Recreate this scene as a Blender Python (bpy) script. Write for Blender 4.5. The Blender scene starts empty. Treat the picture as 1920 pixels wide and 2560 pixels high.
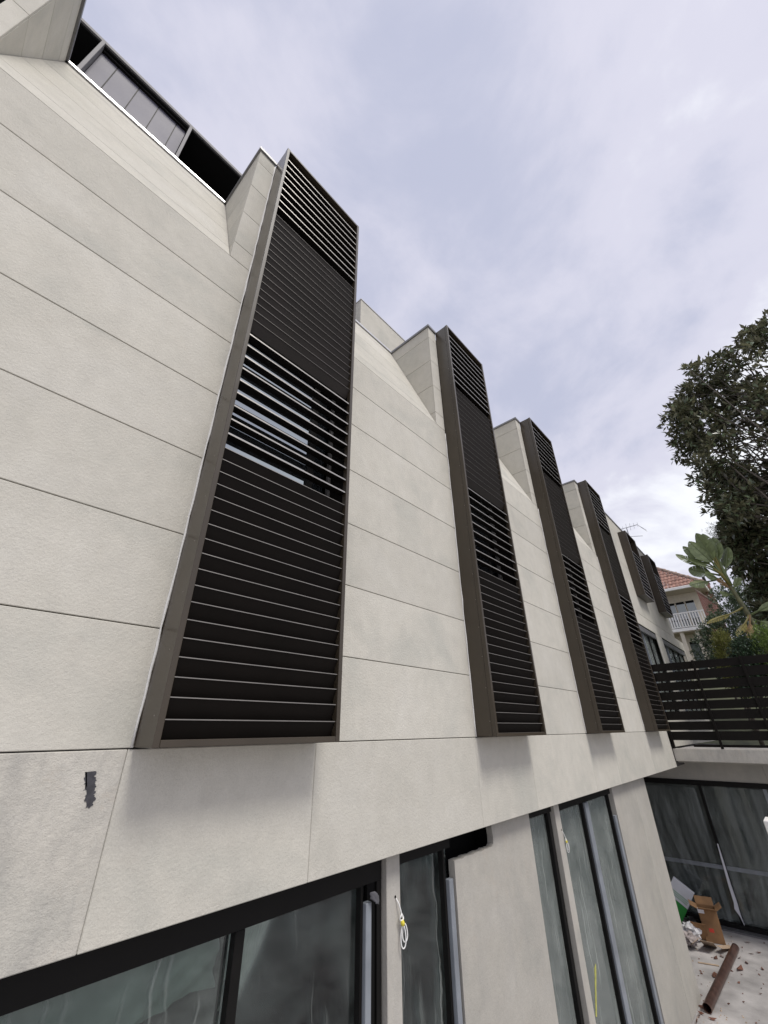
import bpy, bmesh, math, random
import numpy as np
from mathutils import Vector, Matrix

random.seed(7)
RNG = np.random.default_rng(11)
scene = bpy.context.scene
COL = scene.collection

# ------------------------------------------------------------------ camera
cam_d = bpy.data.cameras.new("camera")
cam_d.sensor_fit = 'VERTICAL'
cam_d.sensor_height = 36.0
cam_d.sensor_width = 27.0
cam_d.lens = 1014.6 / 2560 * 36.0
cam_d.clip_start = 0.05
cam_d.clip_end = 3000
cam = bpy.data.objects.new("camera", cam_d)
COL.objects.link(cam)
r_ = Vector((0.67711367, -0.73583046, -0.00840302))
d_ = Vector((0.34370459, 0.32633384, -0.88055288))
f_ = Vector((0.65067982, 0.59334623, 0.47387342))
cam.matrix_world = Matrix(((r_.x, -d_.x, -f_.x, 0), (r_.y, -d_.y, -f_.y, 0), (r_.z, -d_.z, -f_.z, 0), (0, 0, 0, 1)))
scene.camera = cam

# ------------------------------------------------------------------ world (overcast)
SUN_EL, SUN_AZ = math.radians(57), math.radians(184)   # azimuth from +Y clockwise: the sun is behind the camera side
world = bpy.data.worlds.new("World")
scene.world = world
world.use_nodes = True
wn, wl = world.node_tree.nodes, world.node_tree.links
wn.clear()
def N(nodes, t, **k):
    n = nodes.new(t)
    for a, b in k.items():
        if a in n.inputs: n.inputs[a].default_value = b
        else: setattr(n, a, b)
    return n
out = N(wn, 'ShaderNodeOutputWorld')
bg = N(wn, 'ShaderNodeBackground', Strength=0.1)
sky = N(wn, 'ShaderNodeTexSky', sky_type='NISHITA', sun_disc=False, sun_elevation=SUN_EL, sun_rotation=SUN_AZ, dust_density=4.0, air_density=1.2)
tc = N(wn, 'ShaderNodeTexCoord')
sep = N(wn, 'ShaderNodeSeparateXYZ')
wl.new(tc.outputs['Generated'], sep.inputs[0])
zc = N(wn, 'ShaderNodeMath', operation='MAXIMUM'); zc.inputs[1].default_value = 0.0
wl.new(sep.outputs['Z'], zc.inputs[0])
za = N(wn, 'ShaderNodeMath', operation='ADD'); za.inputs[1].default_value = 0.32
wl.new(zc.outputs[0], za.inputs[0])
dx = N(wn, 'ShaderNodeMath', operation='DIVIDE'); wl.new(sep.outputs['X'], dx.inputs[0]); wl.new(za.outputs[0], dx.inputs[1])
dy = N(wn, 'ShaderNodeMath', operation='DIVIDE'); wl.new(sep.outputs['Y'], dy.inputs[0]); wl.new(za.outputs[0], dy.inputs[1])
cmb = N(wn, 'ShaderNodeCombineXYZ'); wl.new(dx.outputs[0], cmb.inputs[0]); wl.new(dy.outputs[0], cmb.inputs[1])
n1 = N(wn, 'ShaderNodeTexNoise', Scale=1.15, Detail=5.0, Roughness=0.5, Distortion=0.35)
n2 = N(wn, 'ShaderNodeTexNoise', Scale=3.0, Detail=8.0, Roughness=0.58, Distortion=0.3)
wl.new(cmb.outputs[0], n1.inputs['Vector']); wl.new(cmb.outputs[0], n2.inputs['Vector'])
mx = N(wn, 'ShaderNodeMix', data_type='FLOAT'); mx.inputs[0].default_value = 0.38
wl.new(n1.outputs['Fac'], mx.inputs[2]); wl.new(n2.outputs['Fac'], mx.inputs[3])
ramp = N(wn, 'ShaderNodeValToRGB')
cr = ramp.color_ramp
cr.interpolation = 'EASE'
cr.elements[0].position = 0.39; cr.elements[0].color = (3.55, 3.7, 4.65, 1)
cr.elements[1].position = 0.60; cr.elements[1].color = (6.6, 6.7, 7.0, 1)
e = cr.elements.new(0.5); e.color = (4.75, 4.72, 5.5, 1)
wl.new(mx.outputs[0], ramp.inputs[0])
mixc = N(wn, 'ShaderNodeMix', data_type='RGBA'); mixc.inputs[0].default_value = 0.93
wl.new(sky.outputs[0], mixc.inputs[6]); wl.new(ramp.outputs[0], mixc.inputs[7])
wl.new(mixc.outputs[2], bg.inputs['Color']); wl.new(bg.outputs[0], out.inputs[0])

# ------------------------------------------------------------------ sun through cloud
sun_d = bpy.data.lights.new("sun", 'SUN')
sun_d.energy = 1.5
sun_d.angle = math.radians(18)
sun_d.color = (1.0, 0.96, 0.90)
sun = bpy.data.objects.new("sun", sun_d)
COL.objects.link(sun)
sv = Vector((math.sin(SUN_AZ) * math.cos(SUN_EL), math.cos(SUN_AZ) * math.cos(SUN_EL), math.sin(SUN_EL)))
sun.rotation_euler = sv.to_track_quat('Z', 'Y').to_euler()
sun.location = sv * 60

vs = scene.view_settings
vs.view_transform = 'Standard'; vs.look = 'None'; vs.gamma = 1.0; vs.exposure = 0.66
vs.use_curve_mapping = False

# ================================================================== materials
def mat(name):
    m = bpy.data.materials.new(name); m.use_nodes = True
    nt = m.node_tree
    return m, nt.nodes, nt.links, nt.nodes['Principled BSDF']

def simple(name, col, rough=0.6, metal=0.0, spec=0.5, var=0.0, vscale=6.0, bump=0.0, bscale=40.0):
    m, n, l, b = mat(name)
    b.inputs['Base Color'].default_value = (*col, 1)
    b.inputs['Roughness'].default_value = rough
    b.inputs['Metallic'].default_value = metal
    b.inputs['Specular IOR Level'].default_value = spec
    if var or bump:
        g = N(n, 'ShaderNodeNewGeometry')
    if var:
        t = N(n, 'ShaderNodeTexNoise', Scale=vscale, Detail=5.0)
        l.new(g.outputs['Position'], t.inputs['Vector'])
        mr = N(n, 'ShaderNodeMapRange'); mr.inputs[1].default_value = 0.3; mr.inputs[2].default_value = 0.7
        mr.inputs[3].default_value = 1 - var; mr.inputs[4].default_value = 1 + var
        l.new(t.outputs['Fac'], mr.inputs[0])
        mm = N(n, 'ShaderNodeMix', data_type='RGBA', blend_type='MULTIPLY'); mm.inputs[0].default_value = 1
        mm.inputs[6].default_value = (*col, 1)
        l.new(mr.outputs[0], mm.inputs[7]); l.new(mm.outputs[2], b.inputs['Base Color'])
        rr = N(n, 'ShaderNodeMapRange'); rr.inputs[3].default_value = max(0.02, rough - 0.08); rr.inputs[4].default_value = min(1, rough + 0.08)
        l.new(t.outputs['Fac'], rr.inputs[0]); l.new(rr.outputs[0], b.inputs['Roughness'])
    if bump:
        t2 = N(n, 'ShaderNodeTexNoise', Scale=bscale, Detail=4.0)
        l.new(g.outputs['Position'], t2.inputs['Vector'])
        bp = N(n, 'ShaderNodeBump', Strength=bump, Distance=0.01)
        l.new(t2.outputs['Fac'], bp.inputs['Height']); l.new(bp.outputs[0], b.inputs['Normal'])
    return m

def stucco(name, base, bump=0.35, stain=0.0, fine=1.0):
    m, n, l, b = mat(name)
    b.inputs['Roughness'].default_value = 0.88
    b.inputs['Specular IOR Level'].default_value = 0.25
    g = N(n, 'ShaderNodeNewGeometry'); oi = N(n, 'ShaderNodeObjectInfo')
    big = N(n, 'ShaderNodeTexNoise', Scale=1.3, Detail=6.0, Roughness=0.6, Distortion=0.4)
    mid = N(n, 'ShaderNodeTexNoise', Scale=9.0, Detail=6.0, Roughness=0.65)
    fin = N(n, 'ShaderNodeTexNoise', Scale=160.0 * fine, Detail=3.0, Roughness=0.6)
    med = N(n, 'ShaderNodeTexNoise', Scale=48.0 * fine, Detail=4.0, Roughness=0.55)
    off = N(n, 'ShaderNodeVectorMath', operation='MULTIPLY_ADD'); off.inputs[1].default_value = (37, 53, 71)
    l.new(oi.outputs['Random'], off.inputs[0]); l.new(g.outputs['Position'], off.inputs[2])
    for t in (big, mid, fin, med): l.new(off.outputs[0], t.inputs['Vector'])
    r1 = N(n, 'ShaderNodeValToRGB')
    c = Vector(base)
    r1.color_ramp.elements[0].position = 0.30; r1.color_ramp.elements[0].color = (c.x * .87, c.y * .875, c.z * .87, 1)
    r1.color_ramp.elements[1].position = 0.72; r1.color_ramp.elements[1].color = (min(1, c.x * 1.06), c.y * 1.05, c.z * 1.05, 1)
    ee = r1.color_ramp.elements.new(0.5); ee.color = (c.x, c.y * .985, c.z * .97, 1)
    l.new(big.outputs['Fac'], r1.inputs[0])
    mr = N(n, 'ShaderNodeMapRange'); mr.inputs[1].default_value = .25; mr.inputs[2].default_value = .75; mr.inputs[3].default_value = .94; mr.inputs[4].default_value = 1.05
    l.new(mid.outputs['Fac'], mr.inputs[0])
    m1 = N(n, 'ShaderNodeMix', data_type='RGBA', blend_type='MULTIPLY'); m1.inputs[0].default_value = 1
    l.new(r1.outputs[0], m1.inputs[6]); l.new(mr.outputs[0], m1.inputs[7])
    mf = N(n, 'ShaderNodeMapRange'); mf.inputs[1].default_value = .3; mf.inputs[2].default_value = .7; mf.inputs[3].default_value = .93; mf.inputs[4].default_value = 1.05
    l.new(fin.outputs['Fac'], mf.inputs[0])
    m2 = N(n, 'ShaderNodeMix', data_type='RGBA', blend_type='MULTIPLY'); m2.inputs[0].default_value = 1
    l.new(m1.outputs[2], m2.inputs[6]); l.new(mf.outputs[0], m2.inputs[7])
    mo = N(n, 'ShaderNodeMapRange'); mo.inputs[3].default_value = .94; mo.inputs[4].default_value = 1.04
    l.new(oi.outputs['Random'], mo.inputs[0])
    m3 = N(n, 'ShaderNodeMix', data_type='RGBA', blend_type='MULTIPLY'); m3.inputs[0].default_value = 1
    l.new(m2.outputs[2], m3.inputs[6]); l.new(mo.outputs[0], m3.inputs[7])
    col = m3.outputs[2]
    if stain:
        # vertical dirty runs, rust specks
        mp = N(n, 'ShaderNodeMapping'); mp.inputs['Scale'].default_value = (5.5, 5.5, 2.2)
        l.new(g.outputs['Position'], mp.inputs['Vector'])
        st = N(n, 'ShaderNodeTexNoise', Scale=1.0, Detail=7.0, Roughness=0.72, Distortion=0.2)
        l.new(mp.outputs[0], st.inputs['Vector'])
        sr = N(n, 'ShaderNodeMapRange'); sr.inputs[1].default_value = .44; sr.inputs[2].default_value = .70; sr.inputs[3].default_value = 0; sr.inputs[4].default_value = stain
        l.new(st.outputs['Fac'], sr.inputs[0])
        m4 = N(n, 'ShaderNodeMix', data_type='RGBA'); m4.inputs[7].default_value = (.29, .285, .27, 1)
        l.new(sr.outputs[0], m4.inputs[0]); l.new(col, m4.inputs[6]); col = m4.outputs[2]
        ru = N(n, 'ShaderNodeTexNoise', Scale=5.0, Detail=8.0, Roughness=0.75)
        l.new(g.outputs['Position'], ru.inputs['Vector'])
        rr = N(n, 'ShaderNodeMapRange'); rr.inputs[1].default_value = .56; rr.inputs[2].default_value = .74; rr.inputs[3].default_value = 0; rr.inputs[4].default_value = stain * .55
        l.new(ru.outputs['Fac'], rr.inputs[0])
        m5 = N(n, 'ShaderNodeMix', data_type='RGBA'); m5.inputs[7].default_value = (.47, .36, .25, 1)
        l.new(rr.outputs[0], m5.inputs[0]); l.new(col, m5.inputs[6]); col = m5.outputs[2]
    l.new(col, b.inputs['Base Color'])
    ad = N(n, 'ShaderNodeMath', operation='ADD'); l.new(med.outputs['Fac'], ad.inputs[0])
    sc = N(n, 'ShaderNodeMath', operation='MULTIPLY'); sc.inputs[1].default_value = .5; l.new(fin.outputs['Fac'], sc.inputs[0]); l.new(sc.outputs[0], ad.inputs[1])
    bp = N(n, 'ShaderNodeBump', Strength=bump, Distance=0.012)
    l.new(ad.outputs[0], bp.inputs['Height']); l.new(bp.outputs[0], b.inputs['Normal'])
    return m

def dusty(name, dark, film, streak=1.0, gloss=0.12, drape=1.0):
    """site glass: dust film, dried runs and plastic wrap folds"""
    m, n, l, b = mat(name)
    g = N(n, 'ShaderNodeNewGeometry')
    sp = N(n, 'ShaderNodeSeparateXYZ'); l.new(g.outputs['Position'], sp.inputs[0])
    sx = N(n, 'ShaderNodeMath', operation='ADD'); l.new(sp.outputs[0], sx.inputs[0]); l.new(sp.outputs[1], sx.inputs[1])
    cb = N(n, 'ShaderNodeCombineXYZ'); l.new(sx.outputs[0], cb.inputs[0]); l.new(sp.outputs[2], cb.inputs[1])
    mp = N(n, 'ShaderNodeMapping'); mp.inputs['Scale'].default_value = (26, 1.1, 1); l.new(cb.outputs[0], mp.inputs['Vector'])
    s1 = N(n, 'ShaderNodeTexNoise', Scale=1.0, Detail=3.0, Roughness=0.6, Distortion=2.2); l.new(mp.outputs[0], s1.inputs['Vector'])
    a1 = N(n, 'ShaderNodeMapRange'); a1.inputs[1].default_value = .60; a1.inputs[2].default_value = .76; a1.inputs[3].default_value = 0; a1.inputs[4].default_value = .75 * streak
    l.new(s1.outputs['Fac'], a1.inputs[0])
    mp2 = N(n, 'ShaderNodeMapping'); mp2.inputs['Scale'].default_value = (1.5, .8, 1); mp2.inputs['Rotation'].default_value = (0, 0, .6); l.new(cb.outputs[0], mp2.inputs['Vector'])
    s2 = N(n, 'ShaderNodeTexNoise', Scale=1.0, Detail=5.0, Roughness=0.55, Distortion=.9); l.new(mp2.outputs[0], s2.inputs['Vector'])
    a2 = N(n, 'ShaderNodeMapRange'); a2.inputs[1].default_value = .40; a2.inputs[2].default_value = .60; a2.inputs[3].default_value = .05; a2.inputs[4].default_value = .75 * drape
    l.new(s2.outputs['Fac'], a2.inputs[0])
    mx0 = N(n, 'ShaderNodeMix', data_type='RGBA'); mx0.inputs[6].default_value = (*dark, 1); mx0.inputs[7].default_value = (*film, 1)
    l.new(a2.outputs[0], mx0.inputs[0])
    mx1 = N(n, 'ShaderNodeMix', data_type='RGBA'); mx1.inputs[7].default_value = (.27, .29, .28, 1)
    l.new(a1.outputs[0], mx1.inputs[0]); l.new(mx0.outputs[2], mx1.inputs[6])
    l.new(mx1.outputs[2], b.inputs['Base Color'])
    ro = N(n, 'ShaderNodeMapRange'); ro.inputs[3].default_value = gloss; ro.inputs[4].default_value = gloss + .3
    l.new(a2.outputs[0], ro.inputs[0]); l.new(ro.outputs[0], b.inputs['Roughness'])
    b.inputs['Specular IOR Level'].default_value = 0.5
    bp = N(n, 'ShaderNodeBump', Strength=.08, Distance=0.01); l.new(s2.outputs['Fac'], bp.inputs['Height']); l.new(bp.outputs[0], b.inputs['Normal'])
    return m

def site_glass(name, lo, hi, tint=(.88, .94, .91), streak=.45):
    """clear pane under builders' dust: see-through, reflecting, with a patchy film and dried runs"""
    m, n, l, b = mat(name)
    g = N(n, 'ShaderNodeNewGeometry')
    sp = N(n, 'ShaderNodeSeparateXYZ'); l.new(g.outputs['Position'], sp.inputs[0])
    sx = N(n, 'ShaderNodeMath', operation='ADD'); l.new(sp.outputs[0], sx.inputs[0]); l.new(sp.outputs[1], sx.inputs[1])
    cb = N(n, 'ShaderNodeCombineXYZ'); l.new(sx.outputs[0], cb.inputs[0]); l.new(sp.outputs[2], cb.inputs[1])
    # wandering thin runs: distance of a warped coordinate to lines
    mp = N(n, 'ShaderNodeMapping'); mp.inputs['Scale'].default_value = (1.6, 2.6, 1); l.new(cb.outputs[0], mp.inputs['Vector'])
    wn_ = N(n, 'ShaderNodeTexNoise', Scale=1.0, Detail=3.0, Roughness=.55); l.new(mp.outputs[0], wn_.inputs['Vector'])
    ws = N(n, 'ShaderNodeMath', operation='MULTIPLY_ADD'); ws.inputs[1].default_value = .16; l.new(wn_.outputs['Fac'], ws.inputs[0]); l.new(sx.outputs[0], ws.inputs[2])
    cb2 = N(n, 'ShaderNodeCombineXYZ'); l.new(ws.outputs[0], cb2.inputs[0]); l.new(sp.outputs[2], cb2.inputs[1])
    mp2 = N(n, 'ShaderNodeMapping'); mp2.inputs['Scale'].default_value = (24, .75, 1); l.new(cb2.outputs[0], mp2.inputs['Vector'])
    s1 = N(n, 'ShaderNodeTexNoise', Scale=1.0, Detail=2.0, Roughness=.5); l.new(mp2.outputs[0], s1.inputs['Vector'])
    a1 = N(n, 'ShaderNodeMapRange'); a1.inputs[1].default_value = .60; a1.inputs[2].default_value = .72; a1.inputs[3].default_value = 0; a1.inputs[4].default_value = streak
    l.new(s1.outputs['Fac'], a1.inputs[0])
    s2 = N(n, 'ShaderNodeTexNoise', Scale=2.1, Detail=6.0, Roughness=.6, Distortion=.6); l.new(cb.outputs[0], s2.inputs['Vector'])
    a2 = N(n, 'ShaderNodeMapRange'); a2.inputs[1].default_value = .35; a2.inputs[2].default_value = .68; a2.inputs[3].default_value = lo; a2.inputs[4].default_value = hi
    l.new(s2.outputs['Fac'], a2.inputs[0])
    dust = N(n, 'ShaderNodeMath', operation='ADD', use_clamp=True); l.new(a1.outputs[0], dust.inputs[0]); l.new(a2.outputs[0], dust.inputs[1])
    tr = N(n, 'ShaderNodeBsdfTransparent'); tr.inputs['Color'].default_value = (*tint, 1)
    gl = N(n, 'ShaderNodeBsdfGlossy', Roughness=.04); gl.inputs['Color'].default_value = (.9, .93, .95, 1)
    fr = N(n, 'ShaderNodeFresnel', IOR=1.6)
    m1 = N(n, 'ShaderNodeMixShader'); l.new(fr.outputs[0], m1.inputs[0]); l.new(tr.outputs[0], m1.inputs[1]); l.new(gl.outputs[0], m1.inputs[2])
    df = N(n, 'ShaderNodeBsdfDiffuse'); df.inputs['Color'].default_value = (.34, .37, .35, 1)
    m2 = N(n, 'ShaderNodeMixShader'); l.new(dust.outputs[0], m2.inputs[0]); l.new(m1.outputs[0], m2.inputs[1]); l.new(df.outputs[0], m2.inputs[2])
    l.new(m2.outputs[0], n['Material Output'].inputs[0])
    return m

def mirror_glass(name, tint=(.62, .68, .72), fac=0.45):
    """coated window glass: a dark room behind, a strong reflection in front"""
    m, n, l, b = mat(name)
    b.inputs['Base Color'].default_value = (.012, .014, .016, 1); b.inputs['Roughness'].default_value = .03
    gl = N(n, 'ShaderNodeBsdfGlossy', Roughness=0.015); gl.inputs['Color'].default_value = (*tint, 1)
    mx = N(n, 'ShaderNodeMixShader'); mx.inputs[0].default_value = fac
    l.new(b.outputs[0], mx.inputs[1]); l.new(gl.outputs[0], mx.inputs[2])
    l.new(mx.outputs[0], n['Material Output'].inputs[0])
    return m

def leafmat(name, top, under, rough=.38, var=.35):
    m, n, l, b = mat(name)
    g = N(n, 'ShaderNodeNewGeometry')
    t = N(n, 'ShaderNodeTexNoise', Scale=3.0, Detail=3.0); l.new(g.outputs['Position'], t.inputs['Vector'])
    wv = N(n, 'ShaderNodeTexWhiteNoise', noise_dimensions='1D'); l.new(g.outputs['Random Per Island'], wv.inputs['W'])
    mr = N(n, 'ShaderNodeMapRange'); mr.inputs[3].default_value = 1 - var; mr.inputs[4].default_value = 1 + var; l.new(wv.outputs['Value'], mr.inputs[0])
    mixs = N(n, 'ShaderNodeMix', data_type='RGBA'); mixs.inputs[6].default_value = (*top, 1); mixs.inputs[7].default_value = (*under, 1)
    l.new(g.outputs['Backfacing'], mixs.inputs[0])
    mm = N(n, 'ShaderNodeMix', data_type='RGBA', blend_type='MULTIPLY'); mm.inputs[0].default_value = 1
    l.new(mixs.outputs[2], mm.inputs[6]); l.new(mr.outputs[0], mm.inputs[7])
    l.new(mm.outputs[2], b.inputs['Base Color']); b.inputs['Roughness'].default_value = rough
    tr = N(n, 'ShaderNodeBsdfTranslucent'); l.new(mm.outputs[2], tr.inputs['Color'])
    ms = N(n, 'ShaderNodeMixShader'); ms.inputs[0].default_value = .26
    l.new(b.outputs[0], ms.inputs[1]); l.new(tr.outputs[0], ms.inputs[2]); l.new(ms.outputs[0], n['Material Output'].inputs[0])
    return m

M = {}
WALL = (.560, .547, .490)
M['stucco'] = stucco('render_wall', WALL, bump=.34, fine=1.25, stain=.10)
M['stucco_old'] = stucco('render_wall_stained', (.53, .515, .465), bump=.45, stain=.55, fine=1.0)
M['stucco_low'] = stucco('render_ground_floor', (.43, .417, .378), bump=.25, stain=.30)
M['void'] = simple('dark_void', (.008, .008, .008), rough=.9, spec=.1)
M['core'] = simple('wall_core', (.10, .095, .09), rough=.9)
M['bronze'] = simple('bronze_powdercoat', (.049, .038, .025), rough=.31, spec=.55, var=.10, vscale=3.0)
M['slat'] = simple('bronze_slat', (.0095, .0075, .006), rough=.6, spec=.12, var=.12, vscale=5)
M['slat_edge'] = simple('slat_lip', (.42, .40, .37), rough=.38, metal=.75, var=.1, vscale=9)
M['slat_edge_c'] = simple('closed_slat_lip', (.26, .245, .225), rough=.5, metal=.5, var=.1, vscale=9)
M['rivet'] = simple('rivet_metal', (.30, .28, .25), rough=.3, metal=.8)
M['seal'] = simple('pale_sealant', (.72, .71, .68), rough=.6, bump=.4, bscale=60)
M['flash'] = simple('pale_flashing', (.62, .62, .63), rough=.3, metal=.6)
M['cap'] = simple('grey_capping', (.20, .20, .205), rough=.35, metal=.5, var=.1)
M['frame'] = simple('black_frame', (.006, .0055, .005), rough=.6, spec=.2, var=.25, vscale=7)
M['chan'] = simple('grey_blue_channel', (.22, .24, .265), rough=.5, var=.15, vscale=5)
M['glass'] = mirror_glass('coated_glass', fac=.52)
M['fin'] = simple('grey_fin', (.24, .235, .235), rough=.7, var=.1)
M['glass_low'] = site_glass('site_glass', .0, .09, streak=.4)
M['glass_pale'] = site_glass('site_glass_filmed', .26, .52)
M['glass_wing'] = site_glass('site_glass_wing', .06, .20, streak=.15)
M['drape'] = simple('milky_plastic_sheeting', (.26, .30, .275), rough=.5, spec=.4, var=.18, vscale=2.5)
M['drape_pale'] = simple('pale_plastic_sheeting', (.38, .42, .39), rough=.6, spec=.2, var=.2, vscale=2.5)
M['glass_up'] = simple('frosted_upper_glass', (.105, .102, .135), rough=.5, spec=.2, var=.12, vscale=1.5)
M['glass_dark'] = mirror_glass('dark_glass', tint=(.3, .34, .38), fac=.25)
M['conc'] = simple('courtyard_concrete', (.35, .335, .325), rough=.85, var=.34, vscale=2.2, bump=.3, bscale=25)
M['peel'] = simple('bare_dark_patch', (.055, .055, .062), rough=.9, var=.3, vscale=40)
M['rope'] = simple('white_rope', (.80, .80, .78), rough=.8)
M['tape'] = simple('yellow_tape', (.72, .62, .06), rough=.5)
M['tape_dull'] = simple('yellow_strip', (.42, .42, .10), rough=.6, var=.3, vscale=20)
M['rag'] = simple('grey_wrap', (.10, .10, .11), rough=.8)
M['fence'] = simple('black_fence', (.009, .0075, .006), rough=.65, spec=.15, var=.2, vscale=4)
M['white'] = simple('white_paint', (.80, .79, .76), rough=.5, var=.06)
M['cream'] = simple('cream_paint', (.60, .55, .45), rough=.7, var=.08)
M['ceil'] = simple('eave_lining', (.42, .37, .29), rough=.8)
M['tile'] = simple('terracotta_tile', (.27, .15, .115), rough=.85, var=.4, vscale=3.5, bump=.2)
M['ridge'] = simple('ridge_tile', (.27, .20, .16), rough=.85, var=.3, vscale=4)
M['hglass'] = mirror_glass('house_glass', tint=(.5, .53, .56), fac=.22)
M['teal'] = simple('grey_green_door', (.10, .125, .115), rough=.6, var=.1)
M['copper'] = simple('copper_pipe', (.135, .078, .062), rough=.36, metal=.65, var=.35, vscale=9)
M['card'] = simple('brown_card', (.25, .14, .065), rough=.85, var=.2, vscale=6)
M['card_pale'] = simple('pale_card', (.40, .30, .21), rough=.85, var=.2, vscale=6)
M['green'] = simple('green_print', (.03, .30, .05), rough=.5)
M['paper'] = simple('white_print', (.72, .73, .77), rough=.6, var=.08)
M['poly'] = simple('crumpled_plastic', (.62, .62, .63), rough=.4, var=.15, vscale=10)
M['dead'] = leafmat('dry_leaf', (.16, .07, .045), (.20, .09, .06), rough=.7)
M['bark'] = simple('bark', (.10, .085, .07), rough=.9, var=.3, vscale=9, bump=.5, bscale=25)
M['stem'] = simple('palm_stem', (.12, .12, .06), rough=.7, var=.4, vscale=5)
M['mag'] = leafmat('magnolia_leaf', (.12, .155, .08), (.122, .120, .072), rough=.27, var=.65)
M['strel'] = leafmat('strelitzia_leaf', (.185, .23, .095), (.20, .245, .115), rough=.4, var=.2)
M['strel_y'] = leafmat('yellowing_leaf', (.27, .235, .06), (.27, .235, .07), rough=.5, var=.25)
M['strel_o'] = leafmat('orange_dead_leaf', (.30, .19, .085), (.30, .19, .085), rough=.6, var=.25)
M['shrub'] = leafmat('shrub_leaf', (.075, .11, .055), (.09, .125, .07), rough=.36, var=.5)
M['shrub_d'] = leafmat('glossy_dark_leaf', (.04, .075, .04), (.06, .09, .055), rough=.25, var=.5)
M['shrub_l'] = leafmat('bright_leaf', (.17, .25, .05), (.17, .25, .065), rough=.45, var=.4)
M['shrub_y'] = leafmat('olive_leaf', (.24, .25, .065), (.24, .25, .075), rough=.5, var=.4)
M['wisp'] = leafmat('wispy_leaf', (.13, .14, .12), (.13, .14, .12), rough=.6, var=.3)
M['soil'] = simple('garden_soil', (.07, .075, .04), rough=.95, var=.4, vscale=2)
M['alu'] = simple('aluminium_rod', (.40, .41, .43), rough=.4, metal=.7)

def brickmat():
    m, n, l, b = mat('red_brick')
    g = N(n, 'ShaderNodeNewGeometry'); sp = N(n, 'ShaderNodeSeparateXYZ'); l.new(g.outputs['Position'], sp.inputs[0])
    ad = N(n, 'ShaderNodeMath', operation='ADD'); l.new(sp.outputs[0], ad.inputs[0]); l.new(sp.outputs[1], ad.inputs[1])
    cb = N(n, 'ShaderNodeCombineXYZ'); l.new(ad.outputs[0], cb.inputs[0]); l.new(sp.outputs[2], cb.inputs[1])
    t = N(n, 'ShaderNodeTexBrick', Scale=4.4); l.new(cb.outputs[0], t.inputs['Vector'])
    t.inputs['Color1'].default_value = (.22, .08, .055, 1); t.inputs['Color2'].default_value = (.27, .11, .08, 1); t.inputs['Mortar'].default_value = (.42, .36, .31, 1)
    l.new(t.outputs['Color'], b.inputs['Base Color']); b.inputs['Roughness'].default_value = .9
    return m
M['brick'] = brickmat()

def plasticmat():
    m, n, l, b = mat('clear_plastic_sheet')
    g = N(n, 'ShaderNodeNewGeometry')
    mp = N(n, 'ShaderNodeMapping'); mp.inputs['Scale'].default_value = (1.0, 3.0, .55); mp.inputs['Rotation'].default_value = (.35, 0, 0); l.new(g.outputs['Position'], mp.inputs['Vector'])
    t = N(n, 'ShaderNodeTexNoise', Scale=1.4, Detail=6.0, Distortion=.5); l.new(mp.outputs[0], t.inputs['Vector'])
    b.inputs['Base Color'].default_value = (.30, .33, .32, 1); b.inputs['Roughness'].default_value = .45
    tr = N(n, 'ShaderNodeBsdfTransparent')
    ms = N(n, 'ShaderNodeMixShader')
    mr = N(n, 'ShaderNodeMapRange'); mr.inputs[1].default_value = .38; mr.inputs[2].default_value = .72; mr.inputs[3].default_value = .05; mr.inputs[4].default_value = .42
    l.new(t.outputs['Fac'], mr.inputs[0]); l.new(mr.outputs[0], ms.inputs[0])
    l.new(tr.outputs[0], ms.inputs[1]); l.new(b.outputs[0], ms.inputs[2]); l.new(ms.outputs[0], n['Material Output'].inputs[0])
    return m
M['plastic'] = plasticmat()

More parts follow.
